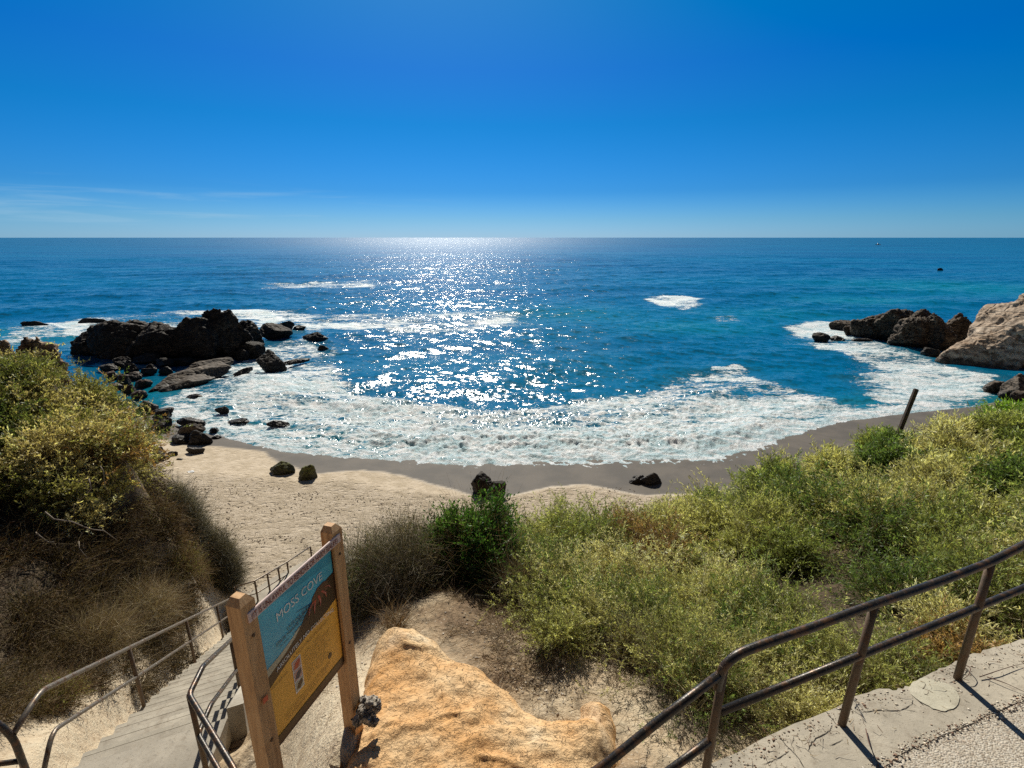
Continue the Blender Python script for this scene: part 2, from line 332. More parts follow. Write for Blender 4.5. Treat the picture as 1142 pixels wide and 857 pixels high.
# ------------------------------------------------------------------ ground sheet
def axis(lo, hi, n, c, w):
    u = np.linspace(-1, 1, n); k = 3.2; q = np.sinh(k*u)/math.sinh(k)
    return np.where(q < 0, c+q*(c-lo), c+q*(hi-c))
def build_ground():
    xs = axis(-110, 110, 640, -1.0, 1); ys = axis(-30, 70, 620, 6.0, 1)
    X, Y = np.meshgrid(xs, ys); Z = terrain(X, Y); n = X.shape
    B, D = beach_z(X, Y)
    WB = np.array([ontz(*p)[:2] for p in [(150, 476), (200, 497), (245, 499), (294, 504), (309, 516), (352, 529), (406, 524), (450, 531), (507, 548), (545, 560), (581, 551), (616, 543), (655, 541), (720, 553), (790, 552)]])
    WB = np.vstack([[-60, 31], [-30, 29], WB, [12, 19], [20, 22], [60, 30]])
    wd = poly_sd(WB, X, Y)+.12*fbm(X*.9, Y*.9, oct=3, seed=8)
    wet = sstep(.10, -.10, wd)
    edge = np.exp(-(wd/.07)**2)
    sand = sstep(.35, -.1, bluff_z(X, Y)-B)
    Z = Z+.035*fbm(X*1.6, Y*1.6, oct=4, seed=5)*sand*(1-wet)*sstep(0, 3, D)
    idx = np.arange(n[0]*n[1]).reshape(n)
    Fc = np.stack([idx[:-1, :-1], idx[:-1, 1:], idx[1:, 1:], idx[1:, :-1]], -1).reshape(-1, 4)
    V = np.stack([X, Y, Z], -1).reshape(-1, 3)
    # pale worn soil beside the walk and on the left bank
    t = NT('ground_material'); p = t.pos()
    fp = t.noise(2.2, 3, .6); churn = t.N('TexVoronoi', i_Scale=3.3, feature='SMOOTH_F1'); t.put(churn.inputs['Vector'], t.mix(.22, t.scale(p, (1, 1.1, .3)), t.N('TexNoise', i_Scale=2.5).outputs['Color'], 'ADD'))
    grain = t.noise(9, 6, .72); fine = t.noise(120, 3, .7)
    dry = t.mix(t.mrange(fp, .3, .7), (.44, .36, .255), (.58, .485, .365))
    footprint_shade = t.mrange(t.noise(8, 4, .75, t.scale(p, (1, 1.6, 1))), .565, .64)  # dark flecks painted into the dry sand as footprint shadows
    up = t.mrange(t.attr('upper'), .2, .8)
    dry = t.mix(t.math('MULTIPLY', t.math('MULTIPLY', footprint_shade, .62), up), dry, (.19, .14, .095))
    wetc = t.mix(t.mrange(t.noise(.6, 4, .6), .35, .65), (.095, .085, .073), (.130, .113, .094))
    sandc = t.mix(t.attr('wet'), dry, wetc)
    sandc = t.mix(t.math('MULTIPLY', t.attr('edge'), .5), sandc, (.62, .55, .45))
    n1 = t.noise(1.3, 6, .65); n2 = t.noise(7, 6, .7); n3 = t.noise(38, 4, .7)
    soil = t.ramp(n1, [(.3, (.24, .16, .10)), (.45, (.40, .29, .18)), (.6, (.54, .43, .29)), (.8, (.62, .52, .38))])
    litter = t.mrange(n2, .46, .62); soil = t.mix(t.math('MULTIPLY', litter, .75), soil, (.075, .05, .03))
    pebb = t.mrange(n3, .60, .68); soil = t.mix(pebb, soil, (.60, .54, .45))
    pale = t.ramp(n2, [(.28, (.34, .25, .16)), (.40, (.62, .50, .35)), (.65, (.76, .65, .47))])
    soil = t.mix(t.attr('pale'), soil, pale)
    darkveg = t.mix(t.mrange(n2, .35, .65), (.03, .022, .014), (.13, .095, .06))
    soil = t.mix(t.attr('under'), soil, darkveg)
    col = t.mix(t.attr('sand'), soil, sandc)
    dryf = t.math('MULTIPLY', t.attr('sand'), t.math('SUBTRACT', 1.0, t.attr('wet')))
    hh = t.math('ADD', t.math('MULTIPLY', grain, .14), t.math('MULTIPLY', t.mrange(churn.outputs['Distance'], .08, .42), .085))
    hs_ = t.math('MULTIPLY', t.math('MULTIPLY', hh, dryf), t.math('ADD', .3, t.math('MULTIPLY', up, .8)))
    hd = t.math('MULTIPLY', t.math('ADD', t.math('MULTIPLY', n2, .05), t.math('MULTIPLY', n3, .02)), t.math('SUBTRACT', 1.0, t.attr('sand')))
    nrm = t.bump(t.math('ADD', t.math('ADD', hs_, hd), t.math('MULTIPLY', fine, .0015)), 1.0, .9)
    rough = t.math('SUBTRACT', .92, t.math('MULTIPLY', t.attr('wet'), .2))
    mat = t.done(t.principled(col, rough, nrm, Specular_IOR_Level=.2))
    up_ = sstep(2.2, 5.0, D+1.2*fbm(X*.35, Y*.35, oct=2, seed=9))
    pale_ = np.maximum(sstep(1.3, .5, np.hypot(X+1.35, (Y-2.8)*.8)), sstep(1.1, .2, np.hypot(X-1.3, (Y-3.1))*1.1))
    tS = (X-SA[0])*SD[0]+(Y-SA[1])*SD[1]; sS = (X-SA[0])*SN[0]+(Y-SA[1])*SN[1]
    pale_ = np.maximum(pale_, sstep(-1.2, -.5, sS)*sstep(.4, 0, sS)*sstep(-3, -2, tS)*sstep(9, 7, tS)*.8)
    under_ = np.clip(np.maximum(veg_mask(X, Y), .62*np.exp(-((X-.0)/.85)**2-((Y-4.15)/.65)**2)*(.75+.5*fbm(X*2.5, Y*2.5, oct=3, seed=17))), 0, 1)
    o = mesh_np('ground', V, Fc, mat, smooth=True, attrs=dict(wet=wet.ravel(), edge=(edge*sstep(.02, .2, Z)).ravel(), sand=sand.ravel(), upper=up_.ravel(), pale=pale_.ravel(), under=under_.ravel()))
    tag(o, kind='structure')
RVEG = [(.05, 6.9), (-.05, 5.5), (-.22, 4.5), (-.1, 3.9), (.22, 3.58), (.6, 3.5), (.9, 3.3), (.98, 2.9), (1.2, 2.45), (2.2, 2.62), (3.2, 2.92), (5, 3.45), (8, 4.5), (14, 6), (20, 8), (22, 13), (13, 12.2), (9, 11.4), (5.6, 10.3), (2.8, 8.9), (1.2, 7.9)]
LVEG = [(-5.2, 4.17), (-6.0, 6.32), (-7.0, 8.61), (-7.85, 9.9), (-8.7, 11.2), (-9.8, 12.3), (-10.8, 12.8), (-12.6, 13.8), (-18, 14.5), (-22, 14), (-22, 5), (-12, 4.2), (-7.2, 3.4)]
def veg_mask(x, y):
    return np.maximum(sstep(-.1, .4, poly_dist(RVEG, x, y)), sstep(-.1, .5, poly_dist(LVEG, x, y)))
build_ground()
# ------------------------------------------------------------------ sea
def region(pts): return np.array([atZ(x, y, 0)[:2] for x, y in pts])
FOAM = [ # (outline, density, feather m)
 ([(150, 520), (158, 462), (215, 432), (270, 420), (330, 408), (372, 384), (385, 400), (395, 430), (440, 447), (560, 455), (640, 442), (720, 434), (770, 417), (830, 410), (880, 432), (950, 452), (1010, 452), (1120, 448), (1120, 475), (900, 505), (780, 535), (515, 545), (300, 525)], .84, 2.2),
 ([(430, 505), (520, 480), (700, 470), (860, 468), (1000, 452), (1060, 448), (1060, 470), (900, 500), (780, 530), (520, 540), (300, 520), (240, 492)], 1.0, 1.0),
 ([(878, 366), (905, 357), (940, 362), (985, 380), (1050, 405), (1110, 420), (1120, 446), (1040, 456), (975, 448), (940, 428), (975, 408), (925, 396), (890, 380)], .92, 1.8),
 ([(0, 368), (60, 360), (110, 352), (200, 346), (290, 345), (372, 350), (366, 374), (300, 376), (285, 404), (230, 407), (200, 396), (80, 392), (60, 384), (0, 385)], .72, 1.8),
 ([(60, 362), (110, 354), (110, 366), (60, 374)], .95, 1.5),
 ([(190, 350), (290, 345), (330, 356), (290, 366), (280, 356), (200, 356)], .95, 1.2),
 ([(215, 408), (285, 390), (345, 375), (360, 395), (300, 425), (250, 425), (180, 440)], .82, 1.0),
 ([(405, 351), (480, 346), (585, 350), (590, 366), (480, 372), (390, 368), (345, 364), (350, 352)], .80, 3.2),
 ([(290, 316), (330, 317), (420, 312), (425, 321), (350, 322), (290, 321)], .74, 3.0),
 ([(714, 333), (740, 329), (782, 332), (784, 342), (762, 347), (735, 341)], .84, 2.0),
 ([(795, 353), (822, 353), (822, 360), (797, 359)], .62, 1.2),
 ([(560, 373), (660, 365), (690, 392), (700, 425), (620, 440), (540, 448), (440, 440), (400, 410), (400, 385)], .33, 3.0),
]
def build_sea():
    global FOAM
    a0, a1, na = math.radians(-61), math.radians(61), 1500
    r = [17.0]
    while r[-1] < 45000: r.append(r[-1]+.0019*r[-1]**1.22 if r[-1] < 400 else r[-1]*1.018)
    r = np.array(r); az = np.linspace(a0, a1, na); print('sea', len(r), na)
    Rr, Az = np.meshgrid(r, az, indexing='ij'); X = Rr*np.sin(Az); Y = Rr*np.cos(Az)
    n = X.shape; dr = np.gradient(r)[:, None]*np.ones(n)
    d = -poly_sd(SH, X, Y)  # + seaward
    foam = np.zeros(n)
    near = Rr < 330
    wx = X+1.1*fbm(X*.35, Y*.35, oct=3, seed=21); wy = Y+1.1*fbm(X*.35+40, Y*.35, oct=3, seed=22)
    for pts, den, fe in FOAM:
        q = poly_dist(region(pts), wx[near], wy[near]); v = np.zeros(n); v[near] = den*sstep(-fe, fe*.8, q); foam = np.maximum(foam, v)
    big = fbm(X*.11, Y*.2, oct=3, seed=24); foam = foam*(1+.55*big*sstep(1.5, 6, d)); foam *= np.where(d < 60, 1-.10*sstep(2, 5, d), 1)
    shallow = sstep(9, 0, d)
    H = np.zeros(n); GX = np.zeros(n); GY = np.zeros(n)
    rs = np.random.RandomState(3)
    spac = np.maximum(dr, Rr*(a1-a0)/na)
    calm = .22+.78*sstep(0, 9, d)
    for k in range(46):
        lam = .45*(60**(k/45.0)); th = -PI/2+rs.normal()*(.75 if lam < 5 else .4)+.1; kk = 2*PI/lam
        amp = .0080*lam**.93*(1.0 if lam < 9 else .7)
        fade = np.clip((lam/spac-2.2)/2.0, 0, 1)
        if fade.max() <= 0: continue
        gr = .55+.45*vnoise(X/(lam*5)+k*3.1, Y/(lam*5), seed=60+k)
        ph = kk*(X*math.cos(th)+Y*math.sin(th))+rs.rand()*6.28+1.3*vnoise(X/(lam*3.7), Y/(lam*3.7), seed=30+k)
        A = amp*fade*gr*calm
        H += A*np.cos(ph); s = A*np.sin(ph)*.75; GX -= s*math.cos(th); GY -= s*math.sin(th)
    # spent breakers: rough low ridges following the shore
    for dd, hh, ww, ph in ((3.2, .34, 1.0, 0), (8.5, .42, 1.5, 3), (14.5, .38, 1.8, 7)):
        off = d-dd-1.8*fbm(X*.09+ph, Y*.09, oct=2, seed=40)-.7*fbm(X*.5, Y*.5+ph, oct=2, seed=41)
        H += hh*np.exp(-(off/ww)**2)*(.55+.45*vnoise(X*.12+ph, Y*.12, seed=43))*sstep(-26, -16, X)
        foam = np.maximum(foam, .98*np.exp(-((off+.1)/(ww*.75))**2)*sstep(.30, .6, foam)*(.78+.3*vnoise(X*.2+ph, Y*.2, seed=44)))
    fs = np.clip((1.0/spac-2)/8, 0, 1)
    rid = lambda f, s: 1-np.abs(fbm(X*f, Y*f*1.2, oct=3, seed=s))*2.2
    H += foam*fs*(.20*rid(.9, 50)+.12*rid(2.6, 52)-.14)*(.35+.65*sstep(0, 3, d))
    H -= .10*sstep(1.2, 0, d)-0.03
    teal = np.zeros(n)
    for px, py, rx, ry, w in ((1060, 320, 30, 24, .9), (960, 335, 16, 10, .8), (770, 365, 10, 6, .6), (860, 350, 14, 8, .5), (30, 375, 12, 7, .8), (90, 372, 9, 6, .8), (640, 350, 12, 10, .5)):
        c = atZ(px, py, 0); teal = np.maximum(teal, w*np.exp(-((X-c[0])/rx)**2-((Y-c[1])/ry)**2))
    teal = np.maximum(teal, .55*sstep(7, 1, d)); far = np.clip(np.log(Rr/60)/np.log(30), 0, 1)
    idx = np.arange(n[0]*n[1]).reshape(n)
    Fc = np.stack([idx[:-1, :-1], idx[:-1, 1:], idx[1:, 1:], idx[1:, :-1]], -1).reshape(-1, 4)[:, ::-1]
    keep = (d > -4).reshape(n)
    kf = (keep[:-1, :-1] & keep[1:, 1:]).ravel(); Fc = Fc[kf]
    V = np.stack([X+GX, Y+GY, H], -1).reshape(-1, 3)
    t = NT('sea_material'); p = t.pos()
    fo = t.attr('foam')
    w1 = t.noise(.6, 8, .70, t.scale(p, (.7, 1.9, 1)), 1.3); w2 = t.noise(3.4, 6, .78, t.scale(p, (.8, 1.7, 1)), .8)
    vor = t.N('TexVoronoi', i_Scale=1.5, feature='DISTANCE_TO_EDGE'); 
    t.put(vor.inputs['Vector'], t.mix(.12, p, t.N('TexNoise', i_Scale=1.6, i_Detail=3).outputs['Color'], 'ADD'))
    lace = t.mrange(vor.outputs['Distance'], .16, .02)
    v = t.math('ADD', t.math('MULTIPLY', w1, .62), t.math('ADD', t.math('MULTIPLY', w2, .34), t.math('MULTIPLY', lace, .05)))
    th = t.math('SUBTRACT', .81, t.math('MULTIPLY', fo, .445))
    mask = t.mrange(t.math('SUBTRACT', v, th), -.03, .06)
    mask = t.math('MULTIPLY', mask, t.mrange(fo, .02, .15))
    deep = t.mix(t.mrange(t.noise(.012, 5, .6, t.scale(p, (.5, 1.6, 1))), .35, .65), (.000, .085, .185), (.001, .145, .265))
    wat = t.mix(t.attr('teal'), deep, (.003, .20, .235))
    ring = t.mix(t.math('MULTIPLY', fo, .35), wat, (.05, .20, .24))
    nz = t.N('TexNoise', i_Scale=.85, i_Detail=8, i_Roughness=.86, i_Distortion=.2); t.put(nz.inputs['Vector'], t.scale(p, (.9, 1.2, 1)))
    vs = t.N('VectorMath', operation='SUBTRACT'); t.put(vs.inputs[0], nz.outputs['Color']); t.put(vs.inputs[1], (.5, .5, .5))
    vm = t.N('VectorMath', operation='MULTIPLY'); t.put(vm.inputs[0], vs.outputs[0]); t.put(vm.inputs[1], (1.9, 2.3, 0))
    va = t.N('VectorMath', operation='ADD'); t.put(va.inputs[0], vm.outputs[0]); t.put(va.inputs[1], t.N('NewGeometry').outputs['Normal'])
    vn = t.N('VectorMath', operation='NORMALIZE'); t.put(vn.inputs[0], va.outputs[0]); nrm = vn.outputs[0]
    water = t.principled(ring, t.mrange(t.attr('far'), 0, 1, .16, .30), nrm, IOR=1.333, Specular_IOR_Level=.5)
    fh = t.math('ADD', t.math('MULTIPLY', t.noise(5, 7, .8), .17), t.math('MULTIPLY', mask, .05))
    fcol = t.mix(t.mrange(t.noise(2.4, 5, .7), .35, .62), (.60, .68, .71), (.92, .92, .91))
    fcol = t.mix(t.mrange(w1, .40, .58), (.42, .60, .65), fcol)
    foams = t.principled(fcol, .55, t.bump(fh, 1.0, .9), Specular_IOR_Level=.4)
    ms = t.N('MixShader'); t.put(ms.inputs[0], mask); t.put(ms.inputs[1], water); t.put(ms.inputs[2], foams)
    mat = t.done(ms.outputs[0])
    o = mesh_np('sea', V, Fc, mat, smooth=True, attrs=dict(foam=foam.ravel(), teal=teal.ravel(), far=far.ravel()))
    tag(o, kind='structure')
build_sea()
#@@PART2
# ------------------------------------------------------------------ rocks
import bmesh
def lump(c, size, rz=0, tilt=0, seed=0, sub=4, cuts=16):
    bm = bmesh.new(); bmesh.ops.create_icosphere(bm, subdivisions=sub, radius=1.0)
    V = np.array([v.co[:] for v in bm.verts]); Fc = np.array([[v.index for v in f.verts] for f in bm.faces]); bm.free()
    r = np.random.RandomState(seed)
    for k in range(cuts+6):
        n = r.normal(size=3); n /= np.linalg.norm(n); o = r.uniform(.52, .92); q = V@n-o
        V = V-np.where(q > 0, q, 0)[:, None]*n
    V = V*np.array(size)/2
    ct, st = math.cos(tilt), math.sin(tilt); V = V@np.array([[ct, 0, st], [0, 1, 0], [-st, 0, ct]]).T
    cz, sz = math.cos(rz), math.sin(rz); V = V@np.array([[cz, -sz, 0], [sz, cz, 0], [0, 0, 1]]).T
    return V+np.array(c), Fc
def rough_up(V, N, amp, f, seed):
    a = fbm(V[:, 0]*f, V[:, 1]*f, V[:, 2]*f*1.3, oct=4, seed=seed, gain=.55)
    b = 1-np.abs(fbm(V[:, 0]*f*2.1, V[:, 1]*f*2.1, V[:, 2]*f*2.6, oct=3, seed=seed+9))*2.4
    return V+N*((a*.7+(b-.5)*.4)*amp)[:, None]
def vnormals(V, Fc):
    n = np.cross(V[Fc[:, 1]]-V[Fc[:, 0]], V[Fc[:, 2]]-V[Fc[:, 0]]); N = np.zeros_like(V)
    for k in range(3): np.add.at(N, Fc[:, k], n)
    return N/np.maximum(np.linalg.norm(N, axis=1), 1e-9)[:, None]
def rock_mat(name, c0, c1, c2, scale=1.0, layer=(0, 0, 0), rough=.75, bump=.05, moss=None):
    t = NT(name); p = t.pos()
    v = t.scale(p, (scale, scale, scale*1.4))
    n1 = t.noise(.8, 5, .6, v); n2 = t.noise(3.2, 4, .6, v)
    c = t.ramp(n1, [(.3, c0), (.5, c1), (.7, c2)])
    c = t.mix(t.mrange(n2, .42, .62), c, tuple(x*.45 for x in c0), 'MIX')
    if layer != (0, 0, 0):
        w = t.N('TexWave', wave_type='BANDS', bands_direction='Z', i_Scale=layer[0], i_Distortion=layer[1], i_Detail=5, i_Detail_Scale=1.4); t.put(w.inputs['Vector'], t.scale(p, (.35, .35, 1)))
        c = t.mix(t.math('MULTIPLY', w.outputs['Fac'], layer[2]), c, tuple(x*.5 for x in c1))
    if moss: c = t.mix(t.mrange(n2, .42, .55), c, moss)
    sp = t.N('SeparateXYZ'); t.put(sp.inputs[0], p); wet = t.mrange(t.math('ADD', sp.outputs['Z'], t.math('MULTIPLY', n1, -.6)), .55, .05)
    c = t.mix(t.math('MULTIPLY', wet, .75), c, (.018, .015, .013))
    vo = t.N('TexVoronoi', feature='DISTANCE_TO_EDGE', i_Scale=.9); t.put(vo.inputs['Vector'], t.mix(.35, t.scale(p, (scale, scale, scale*2.2)), t.N('TexNoise', i_Scale=1.3).outputs['Color'], 'ADD'))
    cr = t.mrange(vo.outputs['Distance'], 0, .09); nb = t.noise(2.4, 3, .55, v)
    h = t.math('ADD', t.math('MULTIPLY', nb, 1.3), t.math('MULTIPLY', cr, .45))
    return t.done(t.principled(c, t.math('SUBTRACT', rough, t.math('MULTIPLY', wet, .2)), t.bump(h, bump, .9), Specular_IOR_Level=.25))
M_dark = rock_mat('dark_rock', (.016, .012, .010), (.030, .023, .018), (.085, .066, .048), bump=.12)
M_slab = rock_mat('slab_rock', (.06, .044, .032), (.13, .10, .072), (.25, .195, .14), layer=(1.6, 3, .4))
M_red = rock_mat('reddish_rock', (.05, .028, .018), (.10, .055, .035), (.16, .11, .08), scale=2, bump=.03)
M_moss = rock_mat('mossy_rock', (.03, .027, .018), (.07, .065, .03), (.13, .12, .05), scale=3, bump=.02, moss=(.13, .14, .035))
M_tan = rock_mat('tan_rock', (.30, .20, .125), (.48, .365, .26), (.60, .50, .39), scale=.6, layer=(.5, 5, .35), bump=.16)
M_brown = rock_mat('brown_rock', (.045, .032, .022), (.11, .08, .055), (.30, .23, .16), layer=(.9, 4, .5), bump=.22)
M_clay = rock_mat('clay_rock', (.10, .055, .03), (.20, .12, .07), (.36, .25, .15), scale=1.6, bump=.06)
_tag_i = [0]
def rock(lumps, mat, label, group=None, rough=None, res=None, name='rock', cat='rock'):
    """lumps: list of dict/tuples (centre, size, rz, tilt)"""
    _tag_i[0] += 1; seed = 100+_tag_i[0]*7
    big = max(max(l[1]) for l in lumps)
    if len(lumps) == 1:
        c, size, rz, tilt = lumps[0]; V, Fc = lump(c, size, rz, tilt, seed, 5 if big > .8 else 4)
        V = rough_up(V, vnormals(V, Fc), (rough or .09)*min(size), 1.7/min(size), seed)
    else:
        vs, fs, b = [], [], 0
        for k, (c, size, rz, tilt) in enumerate(lumps):
            v, f = lump(c, size, rz, tilt, seed+k, 4); vs.append(v); fs.append(f+b); b += len(v)
        V, Fc = np.vstack(vs), np.vstack(fs)
        tmp = mesh_np('tmp', V, Fc); md = tmp.modifiers.new('r', 'REMESH'); md.mode = 'VOXEL'; md.voxel_size = res or big/60
        dg = bpy.context.evaluated_depsgraph_get(); ev = tmp.evaluated_get(dg); me = ev.to_mesh(); me.calc_loop_triangles()
        V = np.zeros(len(me.vertices)*3); me.vertices.foreach_get('co', V); V = V.reshape(-1, 3)
        Fc = np.zeros(len(me.loop_triangles)*3, np.int32); me.loop_triangles.foreach_get('vertices', Fc); Fc = Fc.reshape(-1, 3)
        ev.to_mesh_clear(); d_ = tmp.data; bpy.data.objects.remove(tmp); bpy.data.meshes.remove(d_)
        N = vnormals(V, Fc); V = rough_up(V, N, rough or big*.045, 9.0/big, seed); V = rough_up(V, N, (rough or big*.045)*.4, 30.0/big, seed+3)
        Vc = V.mean(0); base = V[:, 2].min()
    ctr = np.array([V[:, 0].mean(), V[:, 1].mean(), V[:, 2].min()])
    o = mesh_np(name, V-ctr, Fc, mat); o.location = ctr
    return tag(o, label, cat, group)
def LP(x0, x1, yt, yb, zb=0.0, dep=.8, rz=0, tilt=0, sink=.35, Y=None):
    """a lump spanning the given outline of the photograph, standing at height zb"""
    if Y is None: c = atZ((x0+x1)/2, yb, zb); Yf = c[1]
    else: Yf = Y
    a0, _ = ray(x0, (yt+yb)/2); a1, _ = ray(x1, (yt+yb)/2); w = (a1-a0)*Yf*1.13; d = w*dep
    if d > 6: d = 6
    Yc = Yf+d*.45; sc_ = Yc/Yf; w *= sc_; xc = (a0+a1)/2*Yc
    _, s = ray((x0+x1)/2, yt); zt = 12+s*(Yf+d*.55)
    zt += .13*(zt-zb); h = (zt-zb); hb = h*(1+sink)+.1
    return ((xc, Yc, zt-hb/2), (w, d, hb*1.05), rz, tilt)
def beach_lump(x0, x1, yt, yb, dep=.8, rz=0, tilt=0, sink=.4):
    g = ontz((x0+x1)/2, yb, 10); return LP(x0, x1, yt, yb, zb=g[2], dep=dep, rz=rz, tilt=tilt, sink=sink)
# outcrops in the water, left
def slab(x0, y0, x1, y1, width, thick, z0=.0, z1=.0):
    A = np.array(atZ(x0, y0, 0)); B = np.array(atZ(x1, y1, 0)); L = np.linalg.norm(B-A); c = (A+B)/2; c[2] = (z0+z1)/2
    return (tuple(c), (L, width, thick), math.atan2(B[1]-A[1], B[0]-A[0]), -math.atan2(z1-z0, L))
rock([LP(76, 120, 372, 400), LP(96, 150, 364, 400, dep=.9), LP(106, 180, 356, 402, dep=.7), LP(140, 220, 357, 404, dep=.6), LP(190, 246, 350, 404, dep=.7), LP(208, 286, 346, 402, dep=.75), LP(214, 262, 345, 400, dep=.6), LP(262, 292, 356, 388), LP(120, 205, 358, 398, dep=.5)], M_dark,
     'long black rock outcrop with a taller rounded right end standing in the surf', rough=.35, res=.14, name='rock_outcrop', cat='rock outcrop')
rock([LP(286, 318, 394, 417, dep=.6), slab(300, 412, 356, 401, .8, .7, .2, .25), LP(292, 308, 391, 405)], M_dark, 'black pointed rock with a long low tail running out into the foam', rough=.10, res=.06)
rock([slab(150, 442, 272, 412, 2.6, 1.7, .35, .75), slab(165, 444, 250, 424, 2.4, 1.3, .2, .5), slab(200, 424, 268, 408, 1.8, 1.5, .6, .8)], M_slab, 'long flat brown slab tilted up towards the sea beside the foaming shallows', rough=.10, res=.09, name='rock_slab')
rock([slab(256, 422, 284, 413, .9, .7, .1, .3)], M_slab, 'small flat slab at the seaward tip of the long tilted slab')
rock([LP(290, 323, 361, 381)], M_dark, 'pointed black rock in white water just right of the long black outcrop')
rock([LP(311, 328, 358, 368)], M_dark, 'black rock behind the pointed black one, with foam round it')
rock([LP(327, 341, 363, 369)], M_dark, 'small round black rock, last in the row beside the pointed one')
rock([LP(336, 368, 371, 382, dep=.5)], M_dark, 'low black rock with a ragged top standing alone in the foam')
rock([LP(354, 367, 385, 390, dep=.5)], M_dark, 'tiny black rock just seaward of the rock with the long tail')
rock([LP(268, 299, 381, 399, dep=.6), LP(262, 280, 388, 401)], M_dark, 'low double black rock between the tall outcrop and the pointed rock', rough=.08, res=.06)
rock([LP(20, 55, 358, 365, dep=.3)], M_dark, 'flat black rock awash in the white foam far left')
rock([LP(88, 118, 355, 361, dep=.3)], M_dark, 'low black rock in the foam behind the left end of the long outcrop')
g = 'dark rubble rocks in the shallow channel below the long outcrop'
for k, (a, b, c, d) in enumerate([(126, 150, 399, 412), (150, 190, 394, 408), (138, 156, 407, 423), (158, 176, 406, 417), (172, 200, 399, 410), (184, 218, 398, 409), (214, 262, 397, 406), (112, 132, 404, 414), (176, 192, 410, 418)]):
    rock([LP(a, b, c, d, dep=.7)], M_dark, 'dark wet rubble rock lying in the shallow channel below the long outcrop', g)
g = 'reddish cobbles on the shore behind the left bush'
for k, (a, b, c, d) in enumerate([(116, 132, 414, 424), (128, 146, 418, 430), (142, 160, 414, 424), (152, 170, 422, 433), (136, 152, 428, 440), (118, 138, 426, 436), (158, 174, 410, 418), (146, 162, 434, 446)]):
    rock([LP(a, b, c, d, zb=.1)], M_red, 'reddish brown cobble on the rocky shore at the foot of the long tilted slab', g)
rock([LP(150, 178, 446, 462, zb=.1), LP(170, 194, 454, 466)], M_slab, 'dark strip of wet rock at the waterline under the long tilted slab', rough=.08, res=.06)
rock([LP(170, 188, 456, 470, zb=.1)], M_dark, 'dark stone behind the left bush, upper of two by the waterline')
rock([LP(168, 194, 466, 480, zb=.2)], M_dark, 'dark stone behind the left bush, lower of two by the waterline')
rock([LP(196, 232, 466, 476, dep=.4)], M_dark, 'low dark rock half covered by wash next to the stacked beach boulders')
rock([LP(198, 232, 473, 486, zb=.35, dep=.35, tilt=-.35)], M_slab, 'lighter grey slab leaning on top of the two beach boulders', name='leaning_slab')
rock([beach_lump(188, 213, 484, 497)], M_dark, 'rounded dark boulder under the left end of the leaning slab', name='boulder', cat='boulder')
rock([beach_lump(210, 234, 481, 498)], M_dark, 'square dark boulder under the right end of the leaning slab', name='boulder', cat='boulder')
rock([LP(233, 244, 476, 483)], M_dark, 'small black rock at the foam edge right of the stacked boulders')
rock([LP(237, 247, 485, 490)], M_dark, 'very small black rock on wet sand right of the stacked boulders')
rock([beach_lump(163, 187, 499, 515)], M_dark, 'dark rounded boulder on dry sand against the left bush', name='boulder', cat='boulder')
rock([beach_lump(184, 198, 503, 509, dep=.5)], M_slab, 'small flat stone beside the boulder at the left bush')
rock([beach_lump(207, 229, 498, 507, dep=.4, tilt=-.2)], M_slab, 'flat slab lying on the dry sand below the stacked boulders')
rock([beach_lump(197, 205, 511, 514)], M_slab, 'pebble sized stone alone on the dry sand near the white scrap')
for k, (a, b, c, d) in enumerate([(240, 256, 454, 463), (256, 280, 467, 473), (298, 322, 469, 478), (206, 226, 440, 447), (238, 250, 431, 436)]):
    rock([LP(a, b, c, d, dep=.5, sink=.1)], M_dark, 'low dark rock breaking the surface of the foam near the sand', 'rocks awash in the foam near the sand')
rock([beach_lump(300, 327, 516, 531, dep=.6)], M_moss, 'green mossy stone on wet sand, left of the pair', name='mossy_stone', cat='stone')
rock([beach_lump(331, 354, 519, 537, dep=.7)], M_moss, 'green mossy stone on wet sand, right and darker of the pair', name='mossy_stone', cat='stone')
rock([beach_lump(526, 552, 525, 555, dep=.8)], M_dark, 'taller dark boulder on the wet sand with pale wash lines beside it', name='boulder', cat='boulder')
rock([beach_lump(545, 567, 536, 558, dep=.8)], M_dark, 'lower square dark boulder leaning against the taller one on wet sand', name='boulder', cat='boulder')
rock([beach_lump(702, 722, 530, 541, dep=.7), beach_lump(714, 739, 527, 542, dep=.7)], M_dark, 'long low dark boulder alone on the wet sand above the green scrub', rough=.05, res=.03, name='boulder', cat='boulder')
# right headland
rock([((47.4, 48.3, 1.0), (11.5, 8.5, 6.2), 0, -.42), ((50.6, 50.0, 3.0), (14.5, 10, 9.4), .1, -.36), ((56.5, 50, 4.4), (17, 11, 13), 0, -.22), ((66, 51, 4), (18, 13, 14), 0, -.1), ((50.5, 46.9, .2), (9, 5, 4.0), .2, -.2)], M_tan, 'large pale tan headland rock with slanting beds rising at the right edge', rough=.30, res=.13, name='headland_rock', cat='headland rock')
rock([LP(944, 990, 354, 379), LP(962, 1006, 347, 380), LP(974, 1034, 340, 384, tilt=.15), LP(1000, 1052, 346, 388), LP(1020, 1066, 352, 392), LP(1044, 1084, 352, 388), LP(985, 1060, 356, 390, dep=.5)], M_brown, 'jagged dark brown rock outcrop joining the pale headland rock', rough=.4, res=.13, name='rock_outcrop', cat='rock outcrop')
rock([LP(928, 968, 356, 369, dep=.5), LP(940, 966, 360, 374, dep=.5)], M_brown, 'low dark rock at the seaward end of the brown outcrop', rough=.15, res=.08)
rock([LP(906, 926, 371, 382)], M_dark, 'separate black rock in the foam seaward of the brown outcrop')
rock([LP(926, 942, 374, 381)], M_dark, 'smaller black rock right beside the separate black one in foam')
